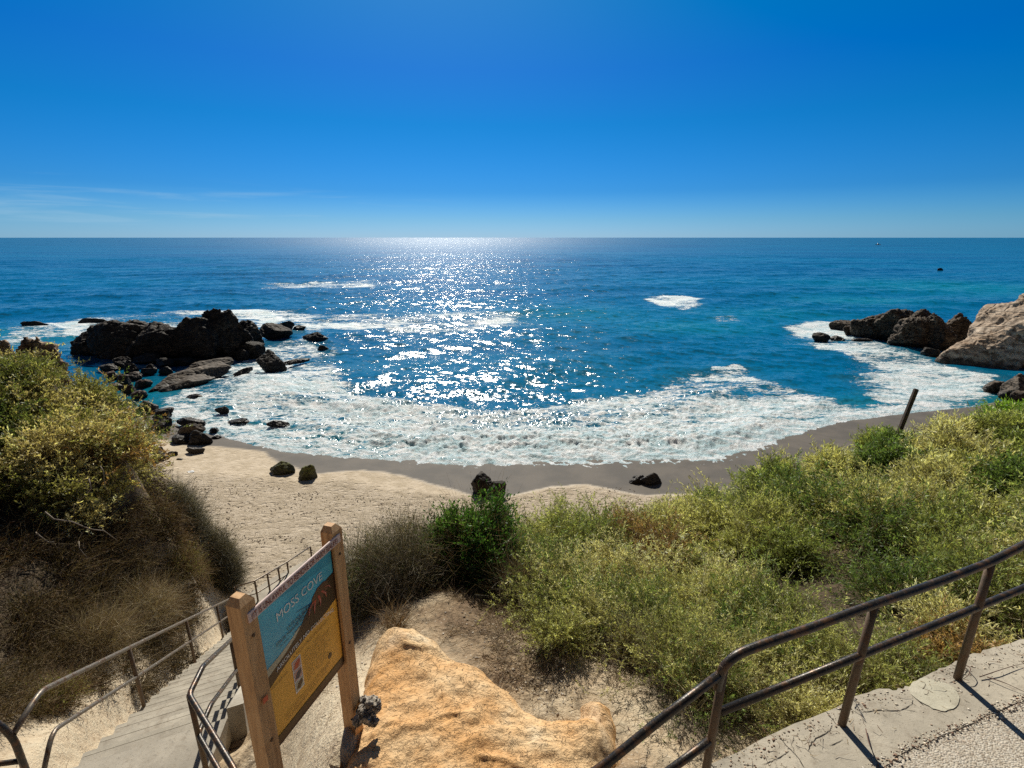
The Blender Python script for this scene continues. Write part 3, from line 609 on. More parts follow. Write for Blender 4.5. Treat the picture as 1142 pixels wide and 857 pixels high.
rock([LP(950, 972, 377, 382, dep=.4)], M_dark, 'flat black rock in white water below the brown outcrop')
rock([LP(1028, 1052, 388, 400)], M_dark, 'dark rounded rock in white water at the foot of the headland rock')
rock([LP(990, 1012, 376, 385)], M_brown, 'brown block at the waterline under the middle of the brown outcrop')
rock([LP(1093, 1125, 424, 440, dep=.5), LP(1108, 1175, 420, 450, dep=.5), LP(1120, 1200, 430, 455, dep=.4)], M_slab, 'low ragged shelf of rock in the wash below the pale headland', rough=.2, res=.09, name='rock_shelf', cat='rock shelf')
rock([LP(1045, 1052, 299, 302, dep=.6)], M_dark, 'tiny dark rock awash far out on the open blue sea')
rock([LP(-2, 22, 377, 402, Y=12.4, zb=7.8), LP(-20, 8, 379, 402, Y=12.4, zb=7.8)], M_clay, 'brown clay crag behind the top of the left bush, at the frame edge', rough=.2, res=.06, name='crag', cat='crag')
rock([LP(20, 74, 383, 412, Y=12.5, zb=7.6), LP(34, 60, 380, 410, Y=12.7, zb=7.6)], M_clay, 'brown jagged crag peeping over the crest of the left bush', rough=.2, res=.06, name='crag', cat='crag')
# ------------------------------------------------------------------ boat
def boat():
    c = np.array(atZ(979, 273.4, 0)); b = empty('motor_boat', c, 'small white motor boat with a wake far out near the horizon', 'boat')
    L, W = 9.0, 2.8; vs = []; st = [(-.5, .8, .0), (-.2, 1, 0), (.2, .95, .05), (.42, .5, .2), (.5, .05, .35)]
    for x, w, up in st: vs += [(x*L, -w*W/2, .9+up), (x*L, -w*W*.32, -.2), (x*L, w*W*.32, -.2), (x*L, w*W/2, .9+up)]
    fs = [[i*4+k, i*4+k+1, i*4+k+5, i*4+k+4] for i in range(4) for k in range(3)]+[[0, 3, 2, 1]]+[[i*4+3, i*4, i*4+4, i*4+7] for i in range(4)]+[[16, 17, 18, 19]]
    def at(o): o.parent = b; o.rotation_euler = (0, 0, PI); return o
    w = simple('boat_white', (.8, .8, .8), .3, .02); dk = simple('boat_glass', (.03, .04, .05), .1, .1)
    at(mesh_np('hull', vs, fs, w)); at(MB().box((-.3, 0, 1.5), (2.6, 1.9, 1.4), bev=.15).build('cabin', w)); at(MB().box((.1, 0, 1.85), (2.2, 1.96, .5), bev=.05).build('window', dk))
boat()
# ------------------------------------------------------------------ concrete work
def concrete(name, base=(.33, .30, .26), agg=0.0, dark=.8):
    t = NT(name); p = t.pos(); n1 = t.noise(2.2, 6, .65); n2 = t.noise(24, 5, .75); n3 = t.noise(140, 3, .7)
    c = t.mix(t.mrange(n1, .32, .68), tuple(x*dark for x in base), tuple(x*1.12 for x in base))
    c = t.mix(t.mrange(n2, .54, .70), c, tuple(x*.62 for x in base))
    st = t.noise(5.5, 6, .72, None, .8); c = t.mix(t.math('MULTIPLY', t.mrange(st, .52, .66), .45), c, (.20, .155, .11)); c = t.mix(t.math('MULTIPLY', t.mrange(t.noise(60, 4, .8), .60, .68), .6), c, (.10, .08, .06)); c = t.mix(t.math('MULTIPLY', t.mrange(t.noise(1.3, 4, .6), .50, .66), .35), c, (.60, .55, .45))
    h = t.math('ADD', t.math('MULTIPLY', n2, .004), t.math('MULTIPLY', n3, .0012))
    if agg:
        v = t.N('TexVoronoi', i_Scale=95.0, i_Randomness=1.0); t.put(v.inputs['Vector'], p); c = t.mix(agg, c, t.ramp(v.outputs['Color'], [(.1, (.20, .15, .11)), (.35, (.42, .36, .28)), (.7, (.58, .53, .45)), (1, (.34, .24, .17))]))
        h = t.math('ADD', h, t.math('MULTIPLY', v.outputs['Distance'], -.006))
    return t.done(t.principled(c, .9, t.bump(h, 1.0, 1.0), Specular_IOR_Level=.3))
M_curb = concrete('curb_concrete', (.45, .40, .315)); M_path = concrete('exposed_aggregate', (.55, .49, .38), agg=.75); M_step = concrete('step_concrete', (.40, .36, .295)); M_nose = concrete('nosing_concrete', (.42, .38, .31)); M_patch = concrete('mortar_patch', (.56, .52, .40))
def prism(name, poly, zt, thick, mat, parent=None, jit=0.0):
    """poly (x,y); zt function"""
    P = [(x, y) for x, y in poly]; n = len(P)
    vs = [(x, y, zt(x, y)) for x, y in P]+[(x, y, zt(x, y)-thick) for x, y in P]
    fs = [list(range(n)), list(range(2*n-1, n-1, -1))]+[[i+n, (i+1) % n+n, (i+1) % n, i] for i in range(n)]
    a = sum(P[i][0]*P[(i+1) % n][1]-P[(i+1) % n][0]*P[i][1] for i in range(n))
    if a < 0: fs = [f[::-1] for f in fs]
    return mesh_np(name, vs, fs, mat, parent)
zc = lambda x, y: 9.11+.065*(x-2.03)
def oncurb(px, py, dz=0):
    a, s = ray(px, py); Y = (9.11+dz-.065*2.03-12)/(s-.065*a); return (a*Y, Y)
def refine(pts, n=5, amp=.006, seed=0):
    out = []; r = np.random.RandomState(seed)
    for (a, b) in zip(pts[:-1], pts[1:]):
        for k in range(n): t = k/n; out.append((a[0]+(b[0]-a[0])*t+(r.normal()*amp if k else 0), a[1]+(b[1]-a[1])*t+(r.normal()*amp if k else 0)))
    return out+[pts[-1]]
far = [oncurb(*p) for p in [(770, 868), (791, 853), (850, 824), (921, 794), (955, 776), (981, 768), (1000, 770), (1014, 766), (1026, 758), (1045, 748), (1061, 741), (1080, 731), (1103, 724), (1125, 718), (1142, 713)]]
far = [(.88, 2.02)]+far+[(4.6, 3.30), (6.2, 3.8)]
nearc = [oncurb(*p) for p in [(981, 857), (1006, 840), (1045, 822), (1086, 806), (1142, 781)]]
nearc = [(.88, 1.66), (1.5, 1.87)]+nearc+[(4.6, 2.88), (6.2, 3.38)]
curb = empty('concrete_curb', (2.0, 2.3, 9.0), 'cracked grey concrete curb carrying the brown pipe railing', 'curb')
prism('curb_top', refine(far, 4, .006, 1)+refine(nearc, 4, .004, 2)[::-1], zc, .5, M_curb, curb)
patch = [oncurb(*p) for p in [(1014, 768), (1018, 761), (1030, 756), (1044, 760), (1056, 763), (1066, 769), (1070, 779), (1066, 789), (1054, 794), (1040, 791), (1026, 783), (1016, 775)]]
prism('mortar_patch', refine(patch+[patch[0]], 3, .002, 4)[:-1], lambda x, y: zc(x, y)+.005, .004, M_patch, curb)
M_crack = simple('crack_dirt', (.035, .028, .02), .95)
for i, ln in enumerate([[(921, 794), (927, 801), (932, 808)], [(869, 822), (876, 831), (888, 843), (897, 857)], [(850, 853), (865, 847), (880, 838)], [(901, 838), (905, 828), (916, 821), (926, 815), (928, 809)], [(925, 832), (940, 825)], [(960, 795), (975, 793), (1000, 793), (1012, 789), (1018, 781)], [(1014, 768), (1020, 778), (1030, 787)], [(1058, 762), (1072, 757), (1080, 747)], [(791, 853), (800, 857)], [(950, 792), (963, 800)]]):
    P = [oncurb(*p) for p in ln]; P = refine(P, 4, .0025, 20+i); vs = []; fs = []
    for k, (x, y) in enumerate(P):
        q = P[min(k+1, len(P)-1)]; w = P[max(k-1, 0)]; dx, dy = q[0]-w[0], q[1]-w[1]; L = math.hypot(dx, dy)+1e-9; ww = .0024*(.4+random.random()*.8)*(1 if 0 < k < len(P)-1 else .2)
        z = zc(x, y)+.0025; vs += [(x-dy/L*ww, y+dx/L*ww, z), (x+dy/L*ww, y-dx/L*ww, z)]
        if k: fs.append([2*k-2, 2*k-1, 2*k+1, 2*k])
    mesh_np('crack', vs, fs, M_crack, curb)
pz = lambda x, y: zc(x, y)-.0045
o = prism('path', [(.9, .1), (.9, 1.68), (1.5, 1.90)]+[(x, y+.14) for x, y in nearc[2:-2]]+[(4.6, 2.9), (6.2, 3.4), (12, 5.2), (12, 1.0), (6, .2)], pz, .4, M_path); tag(o, kind='structure')
# flight one (goes down to the left, mostly below the frame), landing, flight two
st1 = empty('upper_steps', (-.1, 1, 7.3), 'short concrete flight going down left from the path beside the sign', 'steps')
prof = [(.9, 8.2)]; z = pz(.9, 1); n1 = 7; x = .9
for k in range(n1):
    z -= (pz(.9, 1)-7.28)/n1; prof += [(x, z), (x-.29, z)]; x -= .29
prof = prof[1:]+[(x, 6.9), (.9, 6.9)]; m = len(prof)
vs = [(a, .15, b) for a, b in prof]+[(a, 1.72, b) for a, b in prof]
mesh_np('step_flight', vs, [list(range(m))[::-1], list(range(m, 2*m))]+[[i, (i+1) % m, (i+1) % m+m, i+m] for i in range(m)], M_step, st1)
def S(t, s): q = SA+SD*t+SN*s; return (q[0], q[1])
l0, l1 = S(T0, -.02), S(T0, SW+.02)
o = prism('landing', [(-4.7, -.2), (x+.0, -.2), (x+.0, 1.74), (-1.75, 2.25), (-2.12, 2.72), (-2.78, 3.28), l1, l0, (-4.45, 3.0)], lambda a, b: 7.28, .3, M_step); tag(o, kind='structure')
st2 = empty('beach_stairs', (*S(2.6, .6), 4.2), 'long straight concrete stairway running down to the beach between pipe railings', 'stairs')
ns = 24; run = (T1-T0)/ns; rise = (7.28-1.52)/ns; prof = []
for k in range(ns):
    z = 7.28-rise*(k+1); prof += [(T0+run*k, z), (T0+run*(k+1), z)]
prof2 = prof+[(T1, 1.2), (T1-.3, 1.0)]+[(T0+run*k, 7.28-rise*(k+1)-.45) for k in range(ns-2, -1, -4)]+[(T0, 6.7)]
m = len(prof2); vs = [(*S(t, 0), z) for t, z in prof2]+[(*S(t, SW), z) for t, z in prof2]
mesh_np('step_flight', vs, [list(range(m)), list(range(m, 2*m))[::-1]]+[[i+m, (i+1) % m+m, (i+1) % m, i] for i in range(m)], M_step, st2)
for k in range(ns):
    t_ = T0+run*(k+1); z_ = 7.28-rise*(k+1); q0, q1, q2, q3 = S(t_-.045, .01), S(t_-.045, SW-.01), S(t_+.008, SW-.01), S(t_+.008, .01)
    mesh_np('nosing', [(*q, z_+d) for d in (-.03, .0025) for q in (q0, q1, q2, q3)], [[3, 2, 1, 0], [4, 5, 6, 7], [0, 1, 5, 4], [1, 2, 6, 5], [2, 3, 7, 6], [3, 0, 4, 7]], M_nose, st2)
kp = [(T0+.1, 7.28+.02), (T1, 1.52+.10), (T1, 1.0), (T0, 6.8)]
vs = [(*S(t, SW+.004), z) for t, z in kp]+[(*S(t, SW+.16), z) for t, z in kp]
mesh_np('side_kerb', vs, [[0, 1, 2, 3], [7, 6, 5, 4], [4, 5, 1, 0], [5, 6, 2, 1], [6, 7, 3, 2], [7, 4, 0, 3]], M_step, st2)
o = prism('beach_landing', [S(T1, -.05), S(T1, SW+.2), (-6.0, 12.6), (-5.2, 14.6), (-6.3, 15.1), (-7.6, 13.3), (-8.1, 12.2)], lambda a, b: 1.78-.02*(b-11.6), .3, M_step); tag(o, kind='structure')
# ------------------------------------------------------------------ railings
def rail_mat(name, c, rough, metal=.35):
    t = NT(name); n = t.noise(14, 6, .7); n2 = t.noise(90, 4, .7)
    col = t.ramp(n, [(.3, tuple(x*.55 for x in c)), (.5, c), (.62, (.12, .062, .03)), (.72, (.20, .10, .045)), (.8, tuple(x*1.8 for x in c))]); col = t.mix(t.math('MULTIPLY', t.mrange(n2, .60, .70), .7), col, (.24, .20, .16))
    return t.done(t.principled(col, t.mrange(n2, .3, .7, rough-.12, rough+.12), t.bump(n2, .0012, 1.0), Metallic=metal))
M_rail = rail_mat('weathered_rail_metal', (.040, .034, .028), .36, .35); M_post = rail_mat('weathered_post_metal', (.13, .088, .055), .6, .3); M_galv = rail_mat('greyer_rail_metal', (.20, .17, .135), .45, .5)
PD = np.array([1.88, .56]); PD = PD/np.linalg.norm(PD); P0 = np.array([1.10, 2.11])
def onrail(px, py):
    a, s = ray(px, py); Y = (P0[1]*PD[0]-P0[0]*PD[1])/(PD[0]-a*PD[1]); return np.array((a*Y, Y, 12+s*Y))
R1 = empty('pipe_railing', (2.0, 2.4, 9.1), 'near brown two-bar pipe railing on the cracked curb, bending down at its left end', 'railing')
e1, e2 = onrail(1142, 608), onrail(1105, 627); ext = e1+(e1-e2)/np.linalg.norm(e1-e2)*3.2
top = [ext, e1, e2, onrail(1040, 652), onrail(975, 674), onrail(900, 702), onrail(850, 719), onrail(822, 730), onrail(806, 744), onrail(800, 768)]
MB().tube(bend(top, .08), .0245, 16).build('top_rail', M_rail, R1, True)
m1, m2 = onrail(1142, 656), onrail(955, 733); MB().tube([m1+(m1-m2)/np.linalg.norm(m1-m2)*3.2, m1, m2, onrail(803, 794)], .0225, 14).build('mid_rail', M_rail, R1, True)
lo = [onrail(806, 750), onrail(740, 800), onrail(670, 857), np.array((-.25, 1.82, 8.93)), np.array((-1.05, 1.80, 8.30)), np.array((-1.7, 2.28, 8.24)), np.array((-2.03, 2.74, 8.24)), np.array((-2.743, 3.354, 8.27)), np.array((-2.80, 3.65, 8.27))]
dwn = np.array([SD[0], SD[1], -SLOPE])
lo += [lo[-1]+dwn*k for k in (2.0, 4, 6, 8.6)]
MB().tube(bend(lo, .05), .0235, 14).build('lower_handrail', M_rail, R1, True)
dz = np.array((0, 0, .44)); lo2 = [onrail(797, 822), onrail(750, 857)]+[p-dz for p in lo[3:-1]]+[lo[-1]-dz]
MB().tube(bend(lo2, .05), .0215, 14).build('lower_mid_rail', M_rail, R1, True)
for a, b in (((1105, 629), (1068, 757)), ((975, 676), (938, 808)), ((808, 742), (784, 874))):
    A, B = onrail(*a), onrail(*b); B = np.array([A[0]*.15+B[0]*.85, A[1]*.15+B[1]*.85, zc(B[0], B[1])-.02]); MB().tube([A, B], .023, 14).build('post', M_post, R1, True)
for k in (1.0, 2.0, 3.0):
    A = e1+(e1-e2)/np.linalg.norm(e1-e2)*k; MB().tube([A, (A[0], A[1], zc(A[0], A[1])-.02)], .023, 14).build('post', M_post, R1, True)
for p in (lo[3], lo[4], lo[6], lo[7]): MB().tube([p, (p[0], p[1], max(7.26, tz(p[0], p[1])-.1))], .022, 12).build('post', M_post, R1, True)
for k in (1.3, 3.6, 5.9, 8.0):
    p = lo[8]+dwn*k; MB().tube([p, p-np.array((0, 0, 1.0))], .022, 12).build('post', M_post, R1, True)
R2 = empty('stair_railing', (*S(2.5, .05), 4.5), 'far two-bar pipe railing along the outer left edge of the beach stairs', 'railing')
def sp_(t, h): q = S(t, .04); return np.array((q[0], q[1], 6.1-SLOPE*t+h))
kA = np.array((-4.16, 3.49, 8.16)); tr = [np.array((-4.08, 3.14, 8.10)), kA, sp_(0, .92), sp_(2.5, .92), sp_(5, .92), sp_(7.5, .92)]
MB().tube(bend(tr, .12), .024, 14).build('top_rail', M_galv, R2, True)
mr = [np.array((-4.08, 3.2, 7.45)), np.array((-4.17, 3.49, 7.70)), sp_(0, .46), sp_(2.5, .46), sp_(5, .46), sp_(7.5, .46)]
MB().tube(bend(mr, .12), .021, 14).build('mid_rail', M_galv, R2, True)
for t_ in (0, 2.5, 4.95, 7.3): MB().tube([sp_(t_, .91), sp_(t_, -.35)], .024, 12).build('post', M_post, R2, True)
R3 = empty('landing_railing', (-4.1, 3.1, 7.3), 'rounded end of a brown pipe railing at the near left landing', 'railing')
MB().tube(bend([(-5.6, 2.9, 8.34), (-4.2, 3.11, 8.33), (-4.075, 3.13, 8.1), (-4.07, 3.13, 7.28)], .16, 8), .026, 14).build('top_rail', M_rail, R3, True)
MB().tube([(-5.6, 2.9, 7.85), (-4.08, 3.13, 7.82)], .022, 12).build('mid_rail', M_rail, R3, True)
MB().tube([(-5.5, 2.92, 8.33), (-5.5, 2.92, 7.2)], .024, 12).build('post', M_post, R3, True)
R4 = empty('beach_railing', (-7, 13, 1.8), 'low pipe railing with closely spaced dark posts at the foot of the stairs', 'railing')
q = [atY(262, 655, 12.0), atY(284, 648, 12.35), atY(298, 640, 12.8), atY(310, 633, 13.25), atY(320, 627, 13.7), atY(346, 610, 14.5)]
MB().tube(q, .024, 12).build('top_rail', M_galv, R4, True)
MB().tube([np.array(p)-np.array((0, 0, .42)) for p in q], .02, 12).build('mid_rail', M_galv, R4, True)
for p in q: MB().tube([p, (p[0], p[1], 1.5)], .026, 10).build('post', M_post, R4, True)
# ------------------------------------------------------------------ sign
def wood_mat():
    t = NT('sign_post_wood'); v = t.scale(t.pos(), (1, 1, .09)); n = t.noise(38, 6, .65, v, .6); n2 = t.noise(4, 4, .6)
    c = t.ramp(n, [(.25, (.28, .14, .06)), (.5, (.55, .32, .145)), (.72, (.66, .42, .21))]); c = t.mix(t.mrange(n2, .52, .7), c, (.36, .19, .085))
    return t.done(t.principled(c, .62, t.bump(n, .002, 1.0), Specular_IOR_Level=.35))
M_wood = wood_mat()
def flat(name, c, rough=.4): return simple(name, c, rough, .13, 5, .0004, 30)
PL, PR = np.array((-1.33, 2.06)), np.array((-1.12, 2.73)); U = PR-PL; WU = np.linalg.norm(U); U = np.append(U/WU, 0); NN = np.array((U[1], -U[0], 0)); ZZ = np.array((0, 0, 1.0))
sign = empty('information_sign', (-1.22, 2.4, 8.8), 'blue and orange MOSS COVE beach sign between two square wooden posts', 'sign')
def spost(p, ztop, zbot):
    b = MB(); c = np.array([p[0], p[1], (ztop+zbot)/2]); h = .0445; r = []
    for z, k in ((zbot, 1), (ztop-.035, 1), (ztop, .45)):
        for a, d in ((-1, -1), (1, -1), (1, 1), (-1, 1)): r.append(np.array([p[0], p[1], z])+U*a*h*k+NN*d*h*(k if d > 0 else (1 if k == 1 else .8)))
    b.add(r, [[3, 2, 1, 0], [8, 9, 10, 11]]+[[j*4+i, j*4+(i+1) % 4, j*4+4+(i+1) % 4, j*4+4+i] for j in range(2) for i in range(4)])
    return b.build('post', M_wood, sign)
pA = spost(PL, 10.325, 8.0); pB = spost(PR, 10.30, 8.4)
for p_, nm in ((pA, PL), (pB, PR)):
    for zz in (9.42, 10.1):
        c = np.array([nm[0], nm[1], zz])+NN*.0445; MB().tube([c, c+NN*.006], .009, 10).build('bolt', M_post, pA if nm is PL else pB)
BW, BH = WU-.092, .865; BO = np.array([PL[0], PL[1], 9.305])+U*.046+NN*.012
def bp(u, v, d=0): return BO+U*u*BW+ZZ*(1-v)*BH+NN*(.008+d)   # u right, v down, fractions
M_or, M_bl, M_bl2, M_br, M_gy, M_wh, M_nv, M_rd, M_pk = flat('sign_orange', (.92, .46, .06)), flat('sign_blue', (.085, .50, .66)), flat('sign_teal', (.05, .36, .50)), flat('sign_brown', (.05, .022, .01)), flat('sign_sand', (.50, .47, .33)), flat('sign_white', (.85, .85, .8)), flat('sign_ink', (.012, .03, .07)), flat('sign_red', (.55, .07, .035)), flat('sign_pink', (.55, .32, .26))
cen = BO+U*BW/2+ZZ*BH/2
panel = MB().box(cen, (BW, .016, BH), U, -NN, ZZ).build('panel', M_or, sign)
def art(name, pts, mat, d, parent=panel):
    return mesh_np(name, [bp(u, v, d) for u, v in pts], [list(range(len(pts)))[::-1]], mat, parent)
cv = [(0, .475), (.12, .455), (.25, .43), (.38, .395), (.48, .35), (.56, .30), (.64, .265), (.72, .235), (.80, .215), (.90, .20), (1, .195)]
art('sky_field', [(0, 0), (1, 0)]+[(u, v-.0) for u, v in cv[::-1]], M_bl, .0015)
art('upper_teal', [(.0, 0), (1, 0), (1, .11), (.6, .07), (.3, .03)], M_bl2, .0025)  # darker teal wedge across the panel's top
art('sand_band', [(0, .475), (0, .415), (.2, .40), (.34, .375), (.45, .345), (.48, .352), (.38, .40), (.25, .435), (.12, .46)], M_gy, .0030)
low = [(1, .415), (.85, .44), (.7, .452), (.5, .468), (.3, .495), (.15, .525), (0, .56)]
art('rock_band', cv+low, M_br, .0035)
art('base_band', [(0, .945), (1, .945), (1, 1), (0, 1)], M_br, .0030)
for q4 in ([(0, 0), (.012, 0), (.012, 1), (0, 1)], [(.985, 0), (1, 0), (1, 1), (.985, 1)]): art('edge_trim', q4, M_br, .006)
crab = [[(.62, .29), (.66, .235), (.74, .20), (.84, .195), (.90, .225), (.88, .275), (.80, .30), (.70, .315)]]
art('crab_shell', crab[0], flat('shell_brown', (.13, .055, .03)), .0045)
for a, b, c_, w in (((.66, .27), (.60, .30), (.58, .35), .016), ((.69, .27), (.67, .32), (.66, .375), .014), ((.74, .26), (.76, .31), (.75, .36), .013), ((.79, .25), (.84, .29), (.85, .335), .012), ((.84, .24), (.90, .26), (.93, .30), .010)):
    art('crab_leg', [(a[0]-w, a[1]), (b[0]-w, b[1]), c_, (b[0]+w, b[1]), (a[0]+w, a[1])], M_rd, .0052)
    art('leg_stripe', [(a[0]-w*.3, a[1]), (b[0]-w*.3, b[1]), c_, (b[0]+w*.4, b[1])], M_pk, .0060)
for q in ([(.64, .265), (.44, .225), (.44, .228), (.64, .272)], [(.64, .27), (.40, .30), (.40, .303), (.64, .277)]): art('feeler', q, M_nv, .0050)
art('picture_strip', [(.30, .545), (.415, .545), (.415, .80), (.30, .80)], M_wh, .002)
for k, (m_, m2_) in enumerate(((M_pk, M_rd), (M_pk, M_nv), (M_gy, M_br))):
    v0 = .552+k*.082; art('photo', [(.308, v0), (.407, v0), (.407, v0+.074), (.308, v0+.074)], m_, .003); art('photo_detail', [(.315, v0+.055), (.34, v0+.02), (.395, v0+.01), (.40, v0+.035), (.36, v0+.068)], m2_, .004)
def text(s, u, v, hgt, mat, width=None, align='LEFT', d=.0065, parent=panel, arch=0.0, org=None, name='lettering', slant=0):
    cu = bpy.data.curves.new('t', 'FONT'); cu.body = s; cu.size = 1; cu.align_x = 'LEFT'; cu.resolution_u = 3; to = bpy.data.objects.new('t', cu); C.objects.link(to)
    me = bpy.data.meshes.new_from_object(to.evaluated_get(bpy.context.evaluated_depsgraph_get())); bpy.data.objects.remove(to); bpy.data.curves.remove(cu)
    V = np.zeros(len(me.vertices)*3); me.vertices.foreach_get('co', V); V = V.reshape(-1, 3); w0 = V[:, 0].max()
    kx = (width/w0) if width else hgt/.7*BH/BW; ky = hgt/.7
    if align == 'CENTER': u -= w0*kx/2
    uu = u+V[:, 0]*kx+V[:, 1]*slant; vv = v-V[:, 1]*ky-arch*np.sin(np.clip(V[:, 0]/w0, 0, 1)*PI)
    o_ = org or (lambda a, b, dd: bp(a, b, dd)); W_ = np.array([o_(a, b, d) for a, b in zip(uu, vv)])
    fs = [list(p.vertices) for p in me.polygons]; bpy.data.meshes.remove(me)
    return mesh_np(name, W_, fs, mat, parent)
text('MOSS COVE', .20, .165, .062, M_wh, width=.62, arch=.004)
text('LAGUNA BEACH', .30, .285, .026, M_nv, width=.34); text('STATE MARINE RESERVE', .16, .325, .026, M_nv, width=.46); text('No fishing or collecting of any kind', .20, .352, .012, M_nv, width=.38)
text('ABSOLUTELY NO COLLECTING', .12, .492, .030, M_wh, width=.80, arch=.03, slant=0)
text('Help protect our fragile tidepool ecosystem', .04, .575, .016, M_br, width=.2); text('A fragile tidepool ecosystem', .32, .522, .016, M_br, width=.50); text('Explore with care', .86, .50, .012, M_br, width=.10)
for k, ln in enumerate(['Look but do not touch', 'Step only on bare rock and sand', 'Never turn over or remove rocks', 'Do not pick up any animals', 'Leave all shells where they are', 'Take your trash home with you', 'No pets in the tidepools', 'Watch the waves and the tide', 'Supervise children at all times']):
    text(ln, .45, .575+k*.028, .013, M_br, width=.012*len(ln))
text('Report violations to the Marine Safety Department', .14, .865, .014, M_br, width=.66); text('City of Laguna Beach  Marine Protection', .14, .900, .014, M_br, width=.58)
art('seal', [(.80+.03*math.cos(a*PI/6), .815+.022*math.sin(a*PI/6)) for a in range(12)], M_br, .002)
SO = np.array([PL[0], PL[1], 10.185])+NN*.047
def sb(u, v, d): return SO+U*(u*(WU-.0)-.02)+ZZ*(.055*(1-v))+NN*(.007+d)
M_strip = flat('strip_cream', (.72, .55, .50), .4)
strip = MB().box(SO+U*(WU/2-.0)+ZZ*.0275, (WU+.03, .012, .058), U, -NN, ZZ, bev=.003).build('header_strip', M_strip, sign)
text('(IT IS UNLAWFUL TO REMOVE OR HARM SEALIFE)', .03, .80, .62, flat('strip_red', (.20, .02, .02)), width=.97, parent=strip, org=sb, d=.002)
MB().box(bp(.5, 1.0, -.016)-ZZ*.012, (BW, .03, .022), U, -NN, ZZ).build('lower_rail', simple('rail_wood', (.11, .05, .025), .6), sign)
art('sticker', [(-.11, .52), (-.055, .52), (-.055, .56), (-.11, .56)], M_rd, .0375, pA)
#@@PART3
# ------------------------------------------------------------------ sandstone outcrop (one weathered block in front of the steps)
def outcrop():
    P = OUTP; lo, hi = P.min(0)-.05, P.max(0)+.05; st = .012
    X, Y = np.meshgrid(np.arange(lo[0], hi[0], st), np.arange(lo[1], hi[1], st)); sd_ = poly_dist(P, X, Y)+.02*fbm(X*6, Y*6, oct=3, seed=71)
    T = terrain(X, Y); e = np.clip(sd_, 0, 1)
    Z = 8.735-.06*(Y-2.3)+.045*fbm(X*2.2, Y*2.2, oct=4, seed=70)+.02*fbm(X*9, Y*9, oct=4, seed=72)
    hump = atZ(445, 700, 8.75); Z += .03*np.exp(-((X-hump[0])**2+(Y-hump[1])**2)/.12)
    gr = atZ(600, 800, 8.7); u = (X-gr[0])+(Y-gr[1])*.9
    Z += .05*np.exp(-((u-.25)/.12)**2)-.035*np.exp(-((u-.42)/.06)**2)*sstep(.2, .5, X)
    led = 1-np.abs(fbm(X*1.7+3, Y*3.1, oct=3, seed=75))*2; Z += .022*sstep(.55, .95, led)
    edge = 1-np.exp(-e/.085); base = np.minimum(T-.12, Z-.12); Z = base+(Z-base)*edge
    inn = sd_ > -.012; n = X.shape; idx = -np.ones(n, int); idx[inn] = np.arange(inn.sum())
    q = np.stack([idx[:-1, :-1], idx[:-1, 1:], idx[1:, 1:], idx[1:, :-1]], -1).reshape(-1, 4); q = q[(q >= 0).all(1)]
    t = NT('sandstone'); p = t.pos(); n1 = t.noise(1.9, 6, .62); n2 = t.noise(9, 6, .7); n3 = t.noise(45, 5, .72); n4 = t.noise(1.1, 3, .5, t.scale(p, (1, 1, 1)), .8)
    c = t.ramp(n1, [(.28, (.78, .62, .41)), (.42, (.77, .53, .29)), (.55, (.74, .44, .20)), (.68, (.64, .33, .115))])
    c = t.mix(t.mrange(n4, .54, .74, 0, .8), c, (.70, .60, .45))
    c = t.mix(t.math('MULTIPLY', t.mrange(n2, .54, .68), .45), c, (.38, .22, .11))
    wv = t.noise(7, 4, .6, t.scale(p, (1, 1.6, 1)), 1.6); cr = t.mrange(t.math('ABSOLUTE', t.math('SUBTRACT', wv, .5)), 0, .018)
    c = t.mix(t.math('MULTIPLY', t.math('SUBTRACT', 1.0, cr), .16), c, (.28, .16, .08))
    c = t.mix(t.math('MULTIPLY', t.mrange(n3, .60, .70), .5), c, (.16, .10, .06))
    h = t.math('ADD', t.math('MULTIPLY', n2, .035), t.math('ADD', t.math('MULTIPLY', n3, .010), t.math('MULTIPLY', cr, .014)))
    m = t.done(t.principled(c, .92, t.bump(h, 1.0, 1.0), Specular_IOR_Level=.2))
    V = np.stack([X[inn], Y[inn], Z[inn]], -1)
    # a closed solid: drop a skirt of the rim and a floor below
    o = mesh_np('sandstone_outcrop', V, q, m, smooth=True); me = o.data
    md = o.modifiers.new('solid', 'SOLIDIFY'); md.thickness = .25; md.offset = -1
    tag(o, 'smooth orange and cream sandstone outcrop between the sign and the green scrub', 'sandstone outcrop')
    return P, 8.7
outcrop()
M_cong = rock_mat('conglomerate', (.20, .17, .14), (.40, .35, .29), (.60, .54, .45), scale=9, bump=.02)
c0 = np.array(atZ(410, 800, 8.84))
rock([((c0[0]+dx, c0[1]+dy, 8.84+dz_), (sx, sx*.9, sx*.9), k, 0) for k, (dx, dy, dz_, sx) in enumerate([(0, 0, .02, .15), (-.05, .03, .03, .10), (.05, .04, .06, .11), (.02, .09, .03, .11), (-.04, .09, .05, .09), (.06, -.03, 0, .08), (-.06, -.04, 0, .09), (.01, .03, .09, .08)])], M_cong,
     'lumpy grey and black conglomerate stone at the foot of the right sign post', rough=.022, res=.008, name='conglomerate_stone', cat='stone')
